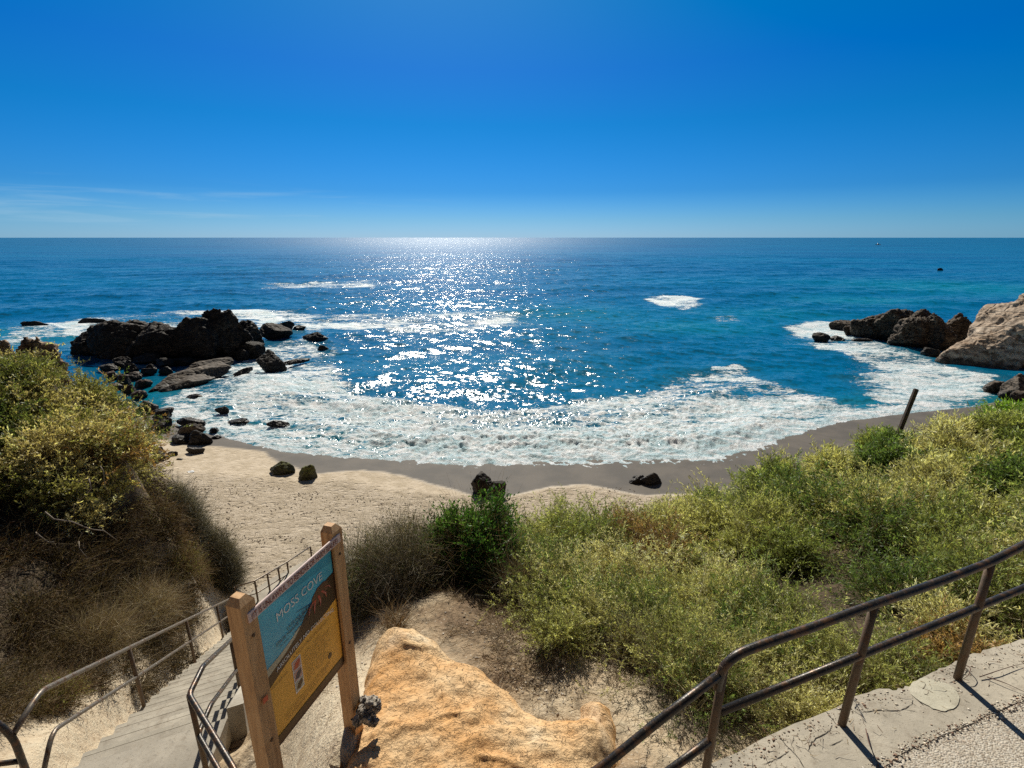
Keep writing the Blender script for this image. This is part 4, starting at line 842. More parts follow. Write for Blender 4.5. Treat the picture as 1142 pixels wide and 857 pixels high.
# ------------------------------------------------------------------ plants
def leaf_mat(name, rough=.55, trans=.45, spec=.35):
    t = NT(name); c = t.attr('Col', 'Color')
    a = t.principled(c, rough, None, Specular_IOR_Level=spec); b = t.N('BsdfTranslucent'); t.put(b.inputs['Color'], t.mix(.6, c, (.9, 1.0, .25), 'MULTIPLY'))
    tr = t.mix(1.0, c, (1.5, 1.5, .9), 'MULTIPLY'); t.put(b.inputs['Color'], tr)
    m = t.N('MixShader'); t.put(m.inputs[0], trans); t.put(m.inputs[1], a); t.put(m.inputs[2], b.outputs[0]); return t.done(m.outputs[0])
M_leaf = leaf_mat('leaves', .5, .36); M_gloss = leaf_mat('glossy_leaves', .5, .35, .3); M_twig = leaf_mat('twigs', .8, .15, .2)
def unit(a): return a/np.maximum(np.linalg.norm(a, axis=-1, keepdims=True), 1e-9)
def sprigs(P, D, L, nl, ll, lw, col, rs, spread=1.0, droop=.15, jitter=.22, shape=.5, stemw=.004, stemcol=(.20, .15, .08)):
    """leafy shoots: returns leaf mesh arrays and stem mesh arrays"""
    n = len(P); B = rs.normal(size=(n, 3))*.25; B[:, 2] -= droop
    sc_ = (L*0+1) if np.isscalar(ll) else 1
    ll = np.broadcast_to(np.asarray(ll, float), (n,)); lw = np.broadcast_to(np.asarray(lw, float), (n,))
    s = (np.arange(nl)[None, :]+rs.rand(n, nl))/nl; s = .15+.85*s
    ax = lambda s_: P[:, None, :]+D[:, None, :]*(L[:, None]*s_)[..., None]+B[:, None, :]*(L[:, None]*s_**2)[..., None]
    base = ax(s); d = unit(D[:, None, :]*.7+rs.normal(size=(n, nl, 3))*.62*spread+np.array([0, 0, .15]))
    w = unit(np.cross(d, rs.normal(size=(n, nl, 3))))
    l_ = (ll[:, None]*(.6+.7*rs.rand(n, nl)))[..., None]; w_ = (lw[:, None]*(.6+.6*rs.rand(n, nl)))[..., None]
    mid = base+d*l_*shape; V = np.stack([base, mid-w*w_*.5, base+d*l_, mid+w*w_*.5], 2).reshape(-1, 3)
    c = np.repeat(np.clip(col[:, None, :]*(1+jitter*rs.normal(size=(n, nl, 1))), .004, .9), 4, axis=1).reshape(-1, 3)
    Fq = np.arange(n*nl*4).reshape(-1, 4)
    ss = np.array([0, .5, 1.0])[None, :]*np.ones((n, 1)); A = ax(ss); sw = unit(np.cross(D, rs.normal(size=(n, 3))))[:, None, :]*(stemw*np.array([1, .8, .3])[None, :, None])*np.maximum(1, (ll/.03))[:, None, None]*.5
    SV = np.stack([A-sw, A+sw], 2).reshape(-1, 3); b = (np.arange(n)*6)[:, None]
    SF = np.concatenate([b+np.array([0, 1, 3, 2]), b+np.array([2, 3, 5, 4])], 0)
    return V, Fq, c, SV, SF, np.tile(np.array(stemcol)[None, :], (len(SV), 1))*(1+.25*np.repeat(rs.normal(size=(n, 1)), 6, axis=0))
def twigs(P, D, L, w, col, rs, curl=.35, seg=3):
    n = len(P); B = rs.normal(size=(n, 3))*curl; s = np.linspace(0, 1, seg+1)[None, :, None]
    A = P[:, None, :]+D[:, None, :]*L[:, None, None]*s+B[:, None, :]*L[:, None, None]*s**2+rs.normal(size=(n, seg+1, 3))*.05*L[:, None, None]
    sw = unit(np.cross(D, rs.normal(size=(n, 3))))[:, None, :]*(np.broadcast_to(w, (n,))[:, None, None]*.5)*np.linspace(1, .35, seg+1)[None, :, None]
    V = np.stack([A-sw, A+sw], 2).reshape(-1, 3); b = (np.arange(n)*(2*(seg+1)))[:, None]
    Fq = np.concatenate([b+np.array([2*k, 2*k+1, 2*k+3, 2*k+2]) for k in range(seg)], 0)
    return V, Fq, np.repeat(np.clip(col, .003, .9), 2*(seg+1), axis=0)
def surf(x, y):
    e = .06; z = terrain(x, y); gx = (terrain(x+e, y)-z)/e; gy = (terrain(x, y+e)-z)/e
    return z, unit(np.stack([-gx, -gy, np.ones_like(z)], -1))
def pick(rs, n, cols, wts):
    return np.array(cols)[rs.choice(len(cols), n, p=np.array(wts)/sum(wts))]
def bush(root, parts, name_leaf='foliage'):
    for nm, V, Fq, c, m in parts: mesh_np(nm, V, Fq, m, root, cols=dict(Col=c))
YG = [(.27, .27, .065), (.40, .37, .11), (.16, .20, .045), (.55, .48, .22), (.07, .11, .025), (.28, .18, .08)]
# ---- the green scrub on the right bluff, clump by clump
RC = [
 (.95, 6.35, 'leftmost green scrub mound, its top just below the two dark beach boulders'),
 (2.7, 7.5, 'green scrub mound on the bluff edge below the long low boulder on wet sand'),
 (1.45, 4.55, 'yellow-green scrub mound with a dark hollow, right behind the orange sandstone'),
 (2.8, 5.2, 'broad yellow-green scrub mound in the middle of the slope, full of pale twigs'),
 (4.7, 8.7, 'green scrub mound along the bluff edge against the grey wet sand'),
 (4.6, 6.4, 'scrub mound mid slope, between the bluff edge and the top rail'),
 (3.0, 3.6, 'nearest scrub clump, seen through the railing at its bent left end'),
 (5.2, 4.3, 'scrub clump with deep dark gaps seen between the two railing posts'),
 (7.4, 9.8, 'scrub mound round the foot of the leaning wooden stake'),
 (7.5, 7.2, 'tangled scrub mound with brown dry patches below the leaning stake'),
 (8.2, 5.2, 'dark shaded scrub clump above the top rail at the right frame edge'),
 (11.4, 10.6, 'fresh bright green scrub mound on the crest in front of the headland rock'),
 (10.8, 7.7, 'green scrub clump on the right frame edge halfway down the slope'),
]
cen = np.array([(a, b) for a, b, _ in RC])
def canopy(x, y):
    d = np.min(np.hypot(x[:, None]-cen[None, :, 0], (y[:, None]-cen[None, :, 1])), axis=1)
    bil = 1-np.abs(vnoise(x*1.25+3, y*1.25, seed=90))*1.9; bil2 = 1-np.abs(vnoise(x*2.9, y*2.9+7, seed=91))*1.8
    h = .16+.30*np.exp(-(d/1.0)**2)+.50*np.clip(bil, 0, 1)+.20*np.clip(bil2, 0, 1)
    hol = np.zeros_like(x)
    for (px, py, r, k) in ((640, 735, .36, .9), (625, 715, .28, .7), (960, 650, .50, .95), (930, 720, .45, .8), (885, 600, .3, .5), (1040, 640, .4, .7), (690, 610, .25, .35), (770, 640, .25, .4), (1090, 530, .5, .5)):
        q = atZ(px, py, 8.3); hol = np.maximum(hol, k*np.exp(-((x-q[0])**2+(y-q[1])**2)/r**2))
    h = h*(1-hol)
    h *= np.clip(.25+1.5*sstep(-.05, .8, poly_dist(RVEG, x, y)), 0, 1)
    rail = (x-P0[0])*(-PD[1])+(y-P0[1])*PD[0]      # distance beyond the rail line
    return np.minimum(np.maximum(h, .05), np.clip(.18+.55*(rail-.25), .08, 2)), hol
def field(rs, Pc, up, R, col, sc_, nb=30, ns=8, nl=14, ll=.034, lw=.0075, s0=.25, droop=.22, spread=.85, dry=0.0, lean=None, tipboost=1.25, flare=.8, twigcol=((.40, .33, .2), (.24, .18, .1), (.12, .08, .04)), bw=.006, SL=(.10, .13)):
    """bushy plants: arching branches from each root, leafy side shoots along the outer part of every branch"""
    n = len(Pc); br = np.repeat(np.arange(n), nb); m = len(br)
    D = rs.normal(size=(m, 3))*flare; D[:, 2] *= .5; D = unit(D+up[br]*(.35+.75*rs.rand(m))[:, None]+(0 if lean is None else lean[br]))
    L = R[br]*(.55+.6*rs.rand(m)); B = rs.normal(size=(m, 3))*.16; B[:, 2] -= droop*rs.rand(m)
    pt = lambda i, s_: Pc[br[i]]+D[i]*(L[i]*s_)[:, None]+B[i]*(L[i]*s_**2)[:, None]
    si = np.repeat(np.arange(m), ns); s_ = s0+(1-s0)*((np.tile(np.arange(ns), m)+rs.rand(m*ns))/ns)
    P = pt(si, s_)+rs.normal(size=(len(si), 3))*.012; T = unit(D[si]+B[si]*(2*s_)[:, None]); SDr = unit(T*.8+rs.normal(size=(len(si), 3))*.55+np.array([0, 0, .25]))
    SLn = (SL[0]+SL[1]*rs.rand(len(si)))*np.clip(sc_[br[si]], .8, 1.5)
    c = col[br[si]]*(1+.22*rs.normal(size=(len(si), 1)))*(.34+(tipboost-.34)*s_[:, None]**2); c = np.clip(c*(1+.18*rs.normal(size=(m, 1))[si]), .008, .85)  # shade painted into leaf colour: dim inside the plant, brighter at tips
    V, Fq, cc, SV, SF, s2 = sprigs(P, SDr, SLn, nl, ll*sc_[br[si]], lw*sc_[br[si]], c, rs, spread=spread, stemw=.003)
    bi = np.arange(m); tV, tF, tC = twigs(Pc[br], D, L*1.0, bw*np.clip(sc_[br], .8, 1.6), pick(rs, m, list(twigcol), [1]*len(twigcol))*(1+.2*rs.normal(size=(m, 1))), rs, 0.0, 4)
    # bend the branch ribbons the same way
    ss = np.repeat(np.linspace(0, 1, 5), 2)[None, :, None]; tV = (tV.reshape(m, 10, 3)+B[:, None, :]*L[:, None, None]*ss**2).reshape(-1, 3)
    return V, Fq, cc, np.vstack([SV, tV]), np.vstack([SF, tF+len(SV)]), np.vstack([np.clip(s2, .01, 1), tC])
def jitter_sites(rs, poly, lo, hi, space):
    """points spread evenly: dart throwing on a grid"""
    out = []; nx = int((hi[0]-lo[0])/space)+1; ny = int((hi[1]-lo[1])/space)+1
    X, Y = np.meshgrid(lo[0]+(np.arange(nx)+.5)*space, lo[1]+(np.arange(ny)+.5)*space); x = X.ravel()+rs.uniform(-.45, .45, X.size)*space; y = Y.ravel()+rs.uniform(-.45, .45, X.size)*space
    k = poly_dist(poly, x, y) > 0.0; return x[k], y[k]
def right_scrub():
    rs = np.random.RandomState(31); X, Y = [], []
    for sp_c, r0, r1 in ((.50, 0, 5.2), (.72, 5.2, 9.0), (.95, 9.0, 13.5), (1.3, 13.5, 30)):
        x, y = jitter_sites(rs, RVEG, (.0, 2.5), (20, 12.6), sp_c); r = np.hypot(x, y); k = (r >= r0) & (r < r1); X.append(x[k]); Y.append(y[k])
    x, y = np.concatenate(X), np.concatenate(Y); r = np.hypot(x, y); z, nrm = surf(x, y); n = len(x); print('right plants', n)
    rail = (x-P0[0])*(-PD[1])+(y-P0[1])*PD[0]; _, hol = canopy(x, y); edge = poly_dist(RVEG, x, y)
    R = (.46+.52*rs.rand(n)**1.3+.25*fbm(x*.7, y*.7, oct=2, seed=90))*np.clip(.62+.8*edge, .6, 1)*(1-.55*hol)*np.clip(r/6, .85, 1.0)*(.72+.28*sstep(11, 7, r))
    R = np.minimum(R, np.clip(.22+.55*rail, .25, 2)); keep = rs.rand(n) > hol*.75
    lean = np.stack([vnoise(x*.8, y*.8, seed=95)*.45, vnoise(x*.8+9, y*.8, seed=96)*.35+np.clip(.5-rail, 0, .5), 0*x], -1)+rs.normal(size=(n, 3))*.12
    tone = rs.rand(n)+.45*fbm(x*.8, y*.8, oct=2, seed=97)
    base = np.array([(.12, .18, .05), (.26, .29, .095), (.42, .41, .17), (.60, .55, .30)]); ti = np.clip(tone*3.0, 0, 2.999); i0 = ti.astype(int); f = (ti-i0)[:, None]; col = base[i0]*(1-f)+base[i0+1]*f
    dry = rs.rand(n) < .05; col[dry] = np.array([(.30, .19, .085)])*(.7+.5*rs.rand(dry.sum(), 1))
    fresh = np.exp(-((x-11.4)**2+(y-10.6)**2)/2.2)[:, None]; col = col*(1-fresh)+np.array([.19, .32, .04])*fresh
    sc_ = np.clip(r/4.8, .62, 2.5); own = np.argmin(np.hypot(x[:, None]-cen[None, :, 0], y[:, None]-cen[None, :, 1]), axis=1); Pc = np.stack([x, y, z-.02], -1)
    for i, (cx, cy, lab) in enumerate(RC):
        q = (own == i) & keep
        if q.sum() < 3: continue
        root = empty('scrub_bush', (cx, cy, tz(cx, cy)), lab, 'shrub', 'coastal scrub bushes on the right bluff')
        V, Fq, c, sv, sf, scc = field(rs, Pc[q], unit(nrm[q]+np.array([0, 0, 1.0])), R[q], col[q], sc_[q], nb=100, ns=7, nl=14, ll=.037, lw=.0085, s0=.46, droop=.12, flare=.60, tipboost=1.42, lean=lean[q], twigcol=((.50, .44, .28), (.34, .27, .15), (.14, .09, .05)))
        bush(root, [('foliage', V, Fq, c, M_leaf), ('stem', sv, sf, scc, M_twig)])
right_scrub()
# ---- three shrubs between the sign and the scrub
def shrub(label, c, rad, h, n, leaf, cols, wts, twig_n, twig_cols, seed, mat=M_leaf, nl=12, group=None, name='shrub', spiky=0.0, zoff=0, L0=.22, up=.6, flat_=1.0, tw=.0035):
    rs = np.random.RandomState(seed); cx, cy = c; z0 = tz(cx, cy)+zoff
    root = empty(name, (cx, cy, z0), label, 'shrub', group)
    d = unit(rs.normal(size=(n, 3))); d[:, 2] = np.abs(d[:, 2])*flat_; ang = np.arctan2(d[:, 1], d[:, 0])
    rr = (rs.rand(n)**.38)*(1+.22*np.sin(ang*3+seed)+.16*np.sin(ang*5+d[:, 2]*4))
    P = np.stack([cx+d[:, 0]*rad[0]*rr, cy+d[:, 1]*rad[1]*rr, z0+d[:, 2]*h*rr], -1)
    tzv = terrain(P[:, 0], P[:, 1]); P[:, 2] = np.maximum(P[:, 2], tzv-.02)
    L = L0*(.6+.8*rs.rand(n)); P = P-d*(L*.6)[:, None]; D = unit(d+rs.normal(size=(n, 3))*.45+np.array([0, 0, up]))
    col = pick(rs, n, cols, wts)*(1+.25*fbm(P[:, 0]*3, P[:, 1]*3, P[:, 2]*3, oct=2, seed=seed)[:, None])
    parts = []
    V, Fq, cc, SV, SF, sc2 = sprigs(P, D, L, nl, leaf[0], leaf[1], col, rs, spread=leaf[2] if len(leaf) > 2 else .9)
    parts.append(('foliage', V, Fq, cc, mat))
    d2 = unit(rs.normal(size=(twig_n, 3))); d2[:, 2] = np.abs(d2[:, 2])*flat_; rr = rs.rand(twig_n)**.55
    TP = np.stack([cx+d2[:, 0]*rad[0]*rr, cy+d2[:, 1]*rad[1]*rr, z0+d2[:, 2]*h*rr], -1); TP[:, 2] = np.maximum(TP[:, 2], terrain(TP[:, 0], TP[:, 1])-.02)
    tV, tF, tC = twigs(TP, unit(d2*.8+rs.normal(size=(twig_n, 3))*.7+np.array([0, 0, .25])), (.10+.22*rs.rand(twig_n))*L0/.22, tw, pick(rs, twig_n, twig_cols, [1]*len(twig_cols))*(1+.2*rs.normal(size=(twig_n, 1))), rs, .5)
    # main branches from the root crown
    bV, bF, bC = [], [], []; mb = MB()
    for k in range(14):
        a = rs.rand()*2*PI; e = .3+rs.rand()*.9; q = np.array([cx, cy, z0-.05]); pts = [q]; dd = np.array([math.cos(a)*math.cos(e)*rad[0], math.sin(a)*math.cos(e)*rad[1], math.sin(e)*h])*.9
        for t_ in (.35, .7, 1): pts.append(q+dd*t_+rs.normal(size=3)*.05*h)
        mb.tube(pts, .011, 5, False, .003)
    bv = np.array(mb.v); bf = np.array(mb.f); bc = np.tile(np.array([(.16, .12, .08)]), (len(bv), 1))
    sv = np.vstack([SV, tV, bv]); sf = np.vstack([SF, tF+len(SV), bf+len(SV)+len(tV)]); scc = np.vstack([np.clip(sc2, .01, 1), tC, bc])
    parts.append(('stem', sv, sf, scc, M_twig)); bush(root, parts); return root
GREY = [(.30, .27, .20), (.19, .16, .12), (.10, .08, .06)]
BRN = [(.22, .14, .075), (.12, .07, .035), (.30, .22, .13)]
shrub('grey half-bare twiggy shrub just right of the sign, above the orange sandstone', (-1.28, 5.1), (.56, .58), .90, 2600, (.016, .008), [(.075, .095, .04), (.13, .135, .07), (.20, .17, .10)], (.4, .35, .25), 9000, GREY, 41, nl=9)
shrub('small grey-green shrub partly hidden behind the right post of the sign', (-1.78, 5.0), (.45, .5), .80, 1500, (.019, .010), [(.06, .10, .03), (.11, .14, .05), (.16, .14, .08)], (.5, .3, .2), 4000, GREY, 42, nl=10)
shrub('dark green leafy shrub with upright shoots, between the grey twiggy one and the scrub', (-.44, 5.35), (.70, .58), .90, 5200, (.046, .018, .75), [(.07, .17, .03), (.13, .24, .05), (.035, .09, .018)], (.5, .25, .25), 2500, BRN, 43, M_gloss, nl=13, L0=.30, up=.9)
shrub('low brown dry shrub in the dark gap below the dark green shrub', (.05, 4.72), (.28, .25), .26, 400, (.016, .007), [(.12, .12, .05), (.2, .16, .09)], (.5, .5), 4200, BRN+GREY, 44, nl=8)
shrub('small pale sprig of scrub beside the boulder-like end of the sandstone', (1.0, 3.55), (.18, .22), .26, 380, (.020, .006), YG[:4], (1, 1, 1, 1), 700, GREY, 45, nl=10, L0=.16)
shrub('thin dry weed on the pale ground left of the sandstone crown', (-1.12, 3.95), (.14, .16), .26, 50, (.014, .006), [(.10, .09, .05)], (1,), 550, BRN, 46, nl=5, L0=.16, name='dry_weed')
# ---- left bluff
def left_bluff():
    rs = np.random.RandomState(51); N = 330000
    x = rs.uniform(-22, -5.4, N); y = rs.uniform(3.2, 14.6, N); r = np.hypot(x, y)
    k = (poly_dist(LVEG, x, y) > .12*rs.normal(size=N)); x, y, r = x[k], y[k], r[k]
    z, nrm = surf(x, y); k = rs.rand(len(x)) < np.clip(.28/np.maximum(nrm[:, 2], .2)*np.where(x < -14, .35, 1), 0, 1); x, y, r, z, nrm = x[k], y[k], r[k], z[k], nrm[k]
    LCn = [(-11.6, 11.4, 'yellow-green crown of the left bush nearest the sea, against the black outcrop'), (-9.6, 10.6, 'yellow-green right shoulder of the left bush, hanging over the beach'), (-10.2, 8.6, 'yellow-green middle of the left bush above the dark brown thicket'), (-13.5, 9.0, 'green and yellow part of the left bush at the frame edge'), (-16.5, 12.0, 'yellow bush behind the left bush, mostly outside the frame')]
    BCn = [(-7.6, 6.4, 'shadowed dark brown thicket at the lower left frame edge, above the railing'), (-8.5, 8.2, 'dark brown leafless thicket with pale dead branches under the left bush'), (-7.6, 9.2, 'reddish dry brush on the bank above the middle of the stair railing'), (-8.9, 10.3, 'brown dry right edge of the thicket, dropping straight to the beach')]
    j = rs.permutation(len(x)); x, y, r, z, nrm = x[j], y[j], r[j], z[j], nrm[j]; P3 = np.stack([x, y, z], -1)
    cell = .44; key = np.floor(P3/cell).astype(np.int64); _, fi = np.unique(key[:, 0]*1000003+key[:, 1]*1009+key[:, 2], return_index=True)
    P3, nrm, r = P3[fi], nrm[fi], r[fi]; x, y, z = P3.T; k = rs.rand(len(x)) < np.clip((9.5/r)**1.5, .2, 1); P3, nrm, r, x, y, z = P3[k], nrm[k], r[k], x[k], y[k], z[k]
    n = len(x); hc = z+.30*fbm(x*.9, y*.9, oct=2, seed=61)
    leafy = (hc > 7.0-.12*(y-8)+.22*rs.normal(size=n)) & ~((y < 8.0) & (x > -11)); print('left plants', n, leafy.sum())
    tone = np.clip(rs.rand(n)+.4*fbm(x*.8, y*.8, z*.8, oct=2, seed=97)+.12*sstep(-11.2, -9.3, x), 0, 1)
    base = np.array([(.09, .13, .035), (.23, .24, .075), (.40, .365, .135), (.62, .53, .26)]); ti = np.clip(tone*3.0, 0, 2.999); i0 = ti.astype(int); f = (ti-i0)[:, None]; col = base[i0]*(1-f)+base[i0+1]*f
    dry = rs.rand(n) < .08; col[dry] = np.array([(.32, .19, .07)])
    R = (.34+.46*rs.rand(n)**1.4)*np.clip(r/9, .9, 1.3); sc_ = np.clip(r/6.2, .8, 2.0)
    own = np.argmin(np.hypot(x[:, None]-np.array([c[0] for c in LCn]), y[:, None]-np.array([c[1] for c in LCn])), axis=1)
    for i, (cx, cy, lab) in enumerate(LCn):
        q = (own == i) & leafy
        if q.sum() < 3: continue
        root = empty('scrub_bush', (cx, cy, tz(cx, cy)), lab, 'shrub', 'bushes on the left bluff')
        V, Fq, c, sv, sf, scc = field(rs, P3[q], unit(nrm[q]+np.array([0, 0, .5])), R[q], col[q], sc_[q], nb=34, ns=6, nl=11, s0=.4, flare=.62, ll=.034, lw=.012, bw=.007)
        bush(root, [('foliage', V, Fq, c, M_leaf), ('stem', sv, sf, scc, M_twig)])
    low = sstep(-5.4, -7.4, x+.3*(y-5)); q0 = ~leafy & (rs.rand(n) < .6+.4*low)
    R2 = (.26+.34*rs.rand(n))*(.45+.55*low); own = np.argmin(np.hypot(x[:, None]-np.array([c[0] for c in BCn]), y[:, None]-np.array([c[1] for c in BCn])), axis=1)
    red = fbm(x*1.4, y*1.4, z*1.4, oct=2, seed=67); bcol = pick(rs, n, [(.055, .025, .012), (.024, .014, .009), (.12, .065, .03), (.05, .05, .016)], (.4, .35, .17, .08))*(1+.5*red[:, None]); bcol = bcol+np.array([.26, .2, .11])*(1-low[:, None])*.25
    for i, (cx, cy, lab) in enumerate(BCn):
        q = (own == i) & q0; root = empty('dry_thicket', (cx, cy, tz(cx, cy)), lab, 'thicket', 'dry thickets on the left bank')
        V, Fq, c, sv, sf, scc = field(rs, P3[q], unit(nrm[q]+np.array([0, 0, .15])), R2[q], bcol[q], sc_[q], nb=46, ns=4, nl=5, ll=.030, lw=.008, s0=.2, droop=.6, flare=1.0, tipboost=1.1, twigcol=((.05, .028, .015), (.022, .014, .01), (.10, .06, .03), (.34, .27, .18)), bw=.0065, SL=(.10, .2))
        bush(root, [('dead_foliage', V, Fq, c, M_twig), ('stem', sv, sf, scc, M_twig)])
left_bluff()
shrub('silver grey bushy shrub hanging on the bank at the foot of the thicket', (-9.45, 12.5), (.8, .65), 2.1, 3600, (.030, .006), [(.14, .14, .10), (.22, .21, .15), (.075, .075, .05)], (.4, .3, .3), 16000, [(.26, .24, .19), (.13, .12, .09), (.06, .05, .035)], 47, nl=12, L0=.32, up=.0, zoff=-.3, tw=.008)
shrub('olive topped grey shrub nearest the sand left of the sign', (-8.75, 12.8), (.62, .6), 1.9, 3200, (.032, .007), [(.16, .15, .05), (.24, .19, .07), (.09, .09, .04), (.13, .13, .10)], (.35, .2, .25, .2), 13000, [(.22, .2, .15), (.11, .10, .07), (.05, .04, .03)], 48, nl=12, L0=.30, up=.1, zoff=-.2, tw=.008)
shrub('low olive tuft on the bank behind the stair railing', (-7.55, 9.75), (.5, .5), .75, 900, (.03, .008), [(.22, .22, .06), (.32, .28, .12), (.13, .15, .04)], (1, 1, 1), 2500, BRN, 49, nl=11, L0=.28)
shrub('small yellow-green tuft at the foot of the bank beside the near left rail', (-5.55, 4.75), (.34, .3), .34, 520, (.022, .007), [(.20, .22, .05), (.30, .27, .10)], (1, 1), 1500, BRN, 50, nl=9, L0=.18)
shrub('pale dry grassy clump on the bank above the second railing post', (-6.75, 7.55), (.55, .6), .55, 450, (.03, .006), [(.40, .33, .2), (.25, .2, .1)], (1, 1), 6000, [(.45, .38, .25), (.30, .23, .14), (.16, .10, .06)], 52, nl=8, L0=.3)
shrub('pale dry grassy clump on the bank, higher and left of the first railing post', (-6.35, 6.2), (.5, .5), .5, 300, (.03, .006), [(.36, .3, .18), (.22, .17, .09)], (1, 1), 4500, [(.42, .35, .23), (.26, .19, .11), (.14, .09, .05)], 53, nl=8, L0=.3)
# pale dead branches lying in the thicket
M_dead = simple('dead_wood', (.25, .205, .155), .85, .25, 12, .003, 60)
for k, (pts, w, lab) in enumerate([
  ([(99, 534, 8.2), (95, 553, 8.1), (83, 571, 8.0), (79, 592, 7.9)], .017, 'pale crooked dead branch standing in the thicket under the left bush'),
  ([(50, 571, 7.4), (80, 582, 7.5), (105, 591, 7.7), (131, 603, 7.9)], .020, 'long pale dead branch lying level across the dark thicket'),
  ([(40, 594, 7.2), (54, 605, 7.2), (66, 615, 7.3)], .015, 'short pale stick in the thicket below the long level dead branch'),
  ([(112, 520, 8.4), (116, 535, 8.3), (121, 548, 8.3)], .010, 'thin pale twig near the right edge of the dark thicket'),
  ([(88, 604, 7.3), (92, 616, 7.2), (98, 622, 7.2)], .010, 'thin pale twig right of the short stick in the dark thicket'),
  ([(24, 638, 6.8), (42, 652, 6.7), (60, 665, 6.8)], .011, 'faint grey dead branch low in the dark thicket')]):
    P = [np.array(atY(a, b, Y)) for a, b, Y in pts]; P = [P[0]]+[q_ for i_ in range(1, len(P)) for q_ in ((P[i_-1]+P[i_])/2+RS.normal(size=3)*.045, P[i_])]; o = MB().tube(P, w*.7, 7, True, w*.3).build('dead_branch', M_dead, None, True); tag(o, lab, 'branch')
# leaning stake
M_stake = simple('stake_wood', (.07, .045, .03), .8, .4, 9, .004, 40)
a, b = np.array(atY(1022, 434, 9.6)), np.array(atY(1000, 489, 9.4)); b2 = a+(b-a)*1.5
d = unit(b2-a); sx = unit(np.cross(d, [0, 1, .2])); sy = np.cross(d, sx)
o = MB().box((a+b2)/2, (.085, .06, np.linalg.norm(b2-a)), sx, sy, d, bev=.008).build('wooden_stake', M_stake); tag(o, 'dark weathered wooden stake leaning right out of the scrub on the bluff', 'stake')
# ------------------------------------------------------------------ small loose things
M_white = simple('white_plastic', (.75, .77, .78), .4, .05)
g = ontz(213, 527, 12)
V, Fc = lump((0, 0, 0), (.42, .26, .10), .3, 0, 9, 3); V = rough_up(V, vnormals(V, Fc), .02, 8, 4); o = mesh_np('plastic_bag', V, Fc, M_white); o.location = (g[0], g[1], g[2]+.02); tag(o, 'small crumpled white bag lying on the dry sand near the beached rocks', 'bag')
def scatter(name, label, pts, size, cols, seed, mat):
    rs = np.random.RandomState(seed); n = len(pts); k = 8
    base = unit(np.array([(1, 0, 0), (-1, 0, 0), (0, 1, 0), (0, -1, 0), (0, 0, 1), (0, 0, -1)], float)); f = np.array([(0, 2, 4), (2, 1, 4), (1, 3, 4), (3, 0, 4), (2, 0, 5), (1, 2, 5), (3, 1, 5), (0, 3, 5)])
    s3 = (size*(.4+1.0*rs.rand(n)**2))[:, None]*np.stack([1+.6*rs.rand(n), 1+.6*rs.rand(n), .35+.4*rs.rand(n)], -1)
    a = rs.rand(n)*6.28; B = base[None]*s3[:, None, :]*(1+.25*rs.normal(size=(n, 6, 1))); X = B[..., 0]*np.cos(a)[:, None]-B[..., 1]*np.sin(a)[:, None]; Y = B[..., 0]*np.sin(a)[:, None]+B[..., 1]*np.cos(a)[:, None]
    V = (np.stack([X, Y, B[..., 2]], -1)+pts[:, None, :]).reshape(-1, 3); Fq = (f[None]+(np.arange(n)*6)[:, None, None]).reshape(-1, 3)
    c = np.repeat(pick(rs, n, cols, [1]*len(cols))*(1+.2*rs.normal(size=(n, 1))), 6, axis=0)
    o = mesh_np(name, V, Fq, mat, cols=dict(Col=np.clip(c, .01, .9))); tag(o, label, None, None, 'stuff')
t = NT('loose_bits'); M_bits = t.done(t.principled(t.attr('Col', 'Color'), .85))
rs = np.random.RandomState(77)
x = rs.uniform(-16, 6, 9000); y = rs.uniform(11.5, 24, 9000); b_, d_ = beach_z(x, y); k = (d_ > 4.0+1.2*fbm(x*.4, y*.4, seed=7)) & (terrain(x, y) < b_+.15) & (fbm(x*.8, y*.8, oct=2, seed=14) > -.25)
x, y = x[k], y[k]; scatter('beach_wrack', 'dark scraps of dried seaweed strewn on the dry sand', np.stack([x, y, terrain(x, y)+.004], -1), .026, [(.10, .07, .045), (.17, .12, .08), (.06, .04, .03)], 3, M_bits)
x = rs.uniform(-2.6, 3.2, 16000); y = rs.uniform(2.0, 5.6, 16000); inside = poly_dist(OUTP, x, y) < -.01
gap = np.array(atZ(615, 755, 8.4)); wgt = (.10+1.0*np.exp(-((x-gap[0])**2+(y-gap[1])**2)/.20)+.25*np.exp(-((x-.1)**2+(y-4.5)**2)/.3))*sstep(-.35, .35, fbm(x*3, y*3, oct=2, seed=15))
k = inside & (rs.rand(16000) < wgt) & (y > 1.9+.3*x) & ((x > -2.0) | (y > 4)); x, y = x[k], y[k]
k = ~((np.abs(x+1.9) < .8) & (y < 3.4)); x, y = x[k], y[k]
scatter('gravel', 'loose pale stones and chips on the dark ground round the sandstone', np.stack([x, y, terrain(x, y)+.003], -1), .010, [(.46, .39, .30), (.30, .24, .17), (.16, .12, .085), (.56, .50, .42)], 4, M_bits)
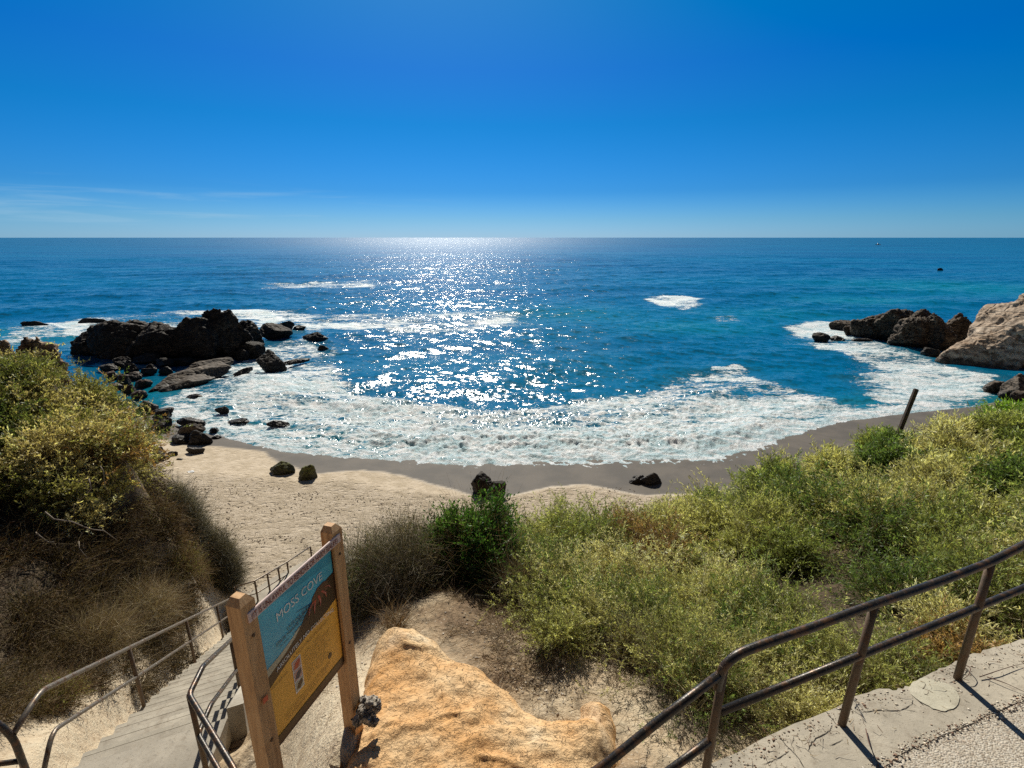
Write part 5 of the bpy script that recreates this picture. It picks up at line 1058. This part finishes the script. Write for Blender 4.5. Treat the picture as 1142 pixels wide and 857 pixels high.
# leaf litter and fine sticks on the ground
m = 20000; x = rs.uniform(-7.5, 3.2, m); y = rs.uniform(2.0, 10, m); t_ = (x-SA[0])*SD[0]+(y-SA[1])*SD[1]; s_ = (x-SA[0])*SN[0]+(y-SA[1])*SN[1]
k = (poly_dist(OUTP, x, y) < 0) & ((y > 1.95+.3*x) | (x < .8)) & ~((s_ > -.05) & (s_ < SW+.25) & (t_ > T0-.6)) & ~((np.abs(x+2.2) < 2.4) & (y < 3.4) & (x < -1.5)) & (rs.rand(m) < np.clip((3.5/np.hypot(x, y))**1.2, 0, 1)) & (y < 5.5+.0*x-(x < -4)*0+((x < -4)*5))
gx_ = rs.uniform(-1.1, 1.3, 14000); gy_ = rs.uniform(3.1, 5.2, 14000); kk = (poly_dist(OUTP, gx_, gy_) < -.01) & (fbm(gx_*2.2, gy_*2.2, oct=2, seed=19) > -.15); x, y = np.append(x[k], gx_[kk]), np.append(y[k], gy_[kk]); n = len(x); V, Fq, c = twigs(np.stack([x, y, terrain(x, y)+.006], -1), unit(np.stack([rs.normal(size=n), rs.normal(size=n), .25*np.abs(rs.normal(size=n))], -1)), .04+.12*rs.rand(n), .004, pick(rs, n, [(.20, .13, .08), (.35, .28, .19), (.09, .06, .04)], [1, 1, 1]), rs, .3)
o = mesh_np('twig_litter', V, Fq, M_twig, cols=dict(Col=c)); tag(o, 'fine dry twigs lying on the soil round the sign and the bank', None, None, 'stuff')
# grit, crumbs and dry leaves gathered along the joint of curb and path
gx_, gy_ = [], []
for (a_, b_) in zip(nearc[:-1], nearc[1:]):
    m_ = int(420*math.hypot(b_[0]-a_[0], b_[1]-a_[1])); u_ = rs.rand(m_); gx_.append(a_[0]+(b_[0]-a_[0])*u_+rs.normal(size=m_)*.012); gy_.append(a_[1]+(b_[1]-a_[1])*u_+rs.normal(size=m_)*.020+.004)
for (a_, b_) in zip(far[1:-2], far[2:-1]):
    m_ = int(150*math.hypot(b_[0]-a_[0], b_[1]-a_[1])); u_ = rs.rand(m_); gx_.append(a_[0]+(b_[0]-a_[0])*u_); gy_.append(a_[1]+(b_[1]-a_[1])*u_-np.abs(rs.normal(size=m_))*.07-.01)
gx_, gy_ = np.concatenate(gx_), np.concatenate(gy_); scatter('grit', 'grit and dry crumbs lying along the joint between curb and path', np.stack([gx_, gy_, 9.11+.065*(gx_-2.03)+.002], -1), .0052, [(.40, .28, .19), (.55, .48, .36), (.22, .13, .085), (.62, .55, .45)], 6, M_bits)
m_ = 170; x = rs.uniform(1.2, 4.2, m_); y = 1.78+.3*x+rs.normal(size=m_)*.07-.03; V, Fq, c = twigs(np.stack([x, y, 9.11+.065*(x-2.03)+.005], -1), unit(np.stack([rs.normal(size=m_), rs.normal(size=m_), .05+0*x], -1)), .02+.07*rs.rand(m_), .0035, pick(rs, m_, [(.20, .10, .055), (.34, .25, .14), (.09, .055, .035)], [1, 1, 1]), rs, .3)
o = mesh_np('dry_twig_bits', V, Fq, M_twig, cols=dict(Col=c)); tag(o, 'small dry leaves and twig bits fallen on the concrete curb', None, None, 'stuff')
# twigs on the curb
for k, (pts, lab) in enumerate([
  ([(965, 815, .01), (968, 835, .03), (976, 850, .02), (980, 857, .01)], 'red-brown twig lying on the curb beside the middle post shadow'),
  ([(1092, 757, .01), (1110, 752, .02), (1130, 745, .015), (1142, 742, .01)], 'dark dry root lying along the curb right of the upper post'),
  ([(1100, 757, .01), (1120, 765, .02), (1142, 774, .01)], 'thin dry twig angled across the curb right of the upper post'),
  ([(1074, 743, .01), (1081, 752, .05), (1078, 760, .04), (1069, 762, .01)], 'thin curled twig looped on the curb at the foot of the upper post'),
  ([(700, 812, .0), (705, 822, .0), (712, 834, .0), (706, 846, .0)], 'thin curled twig on the pale ground left of the bent railing end')]):
    P = [(*oncurb(a, b), 0) for a, b, h in pts]; P = [np.array((q[0], q[1], (zc(q[0], q[1]) if k < 4 else tz(q[0], q[1]))+h_[2]+.004)) for q, h_ in zip(P, pts)]
    if k == 4: P = [np.array(ontz(a, b, 2.0))+np.array((0, 0, .012)) for a, b, _ in pts]
    o = MB().tube(bend(P, .03), .0032, 6, True, .0015).build('twig', simple('twig_bark', (.12, .06, .04), .8), None, True); tag(o, lab, 'twig')
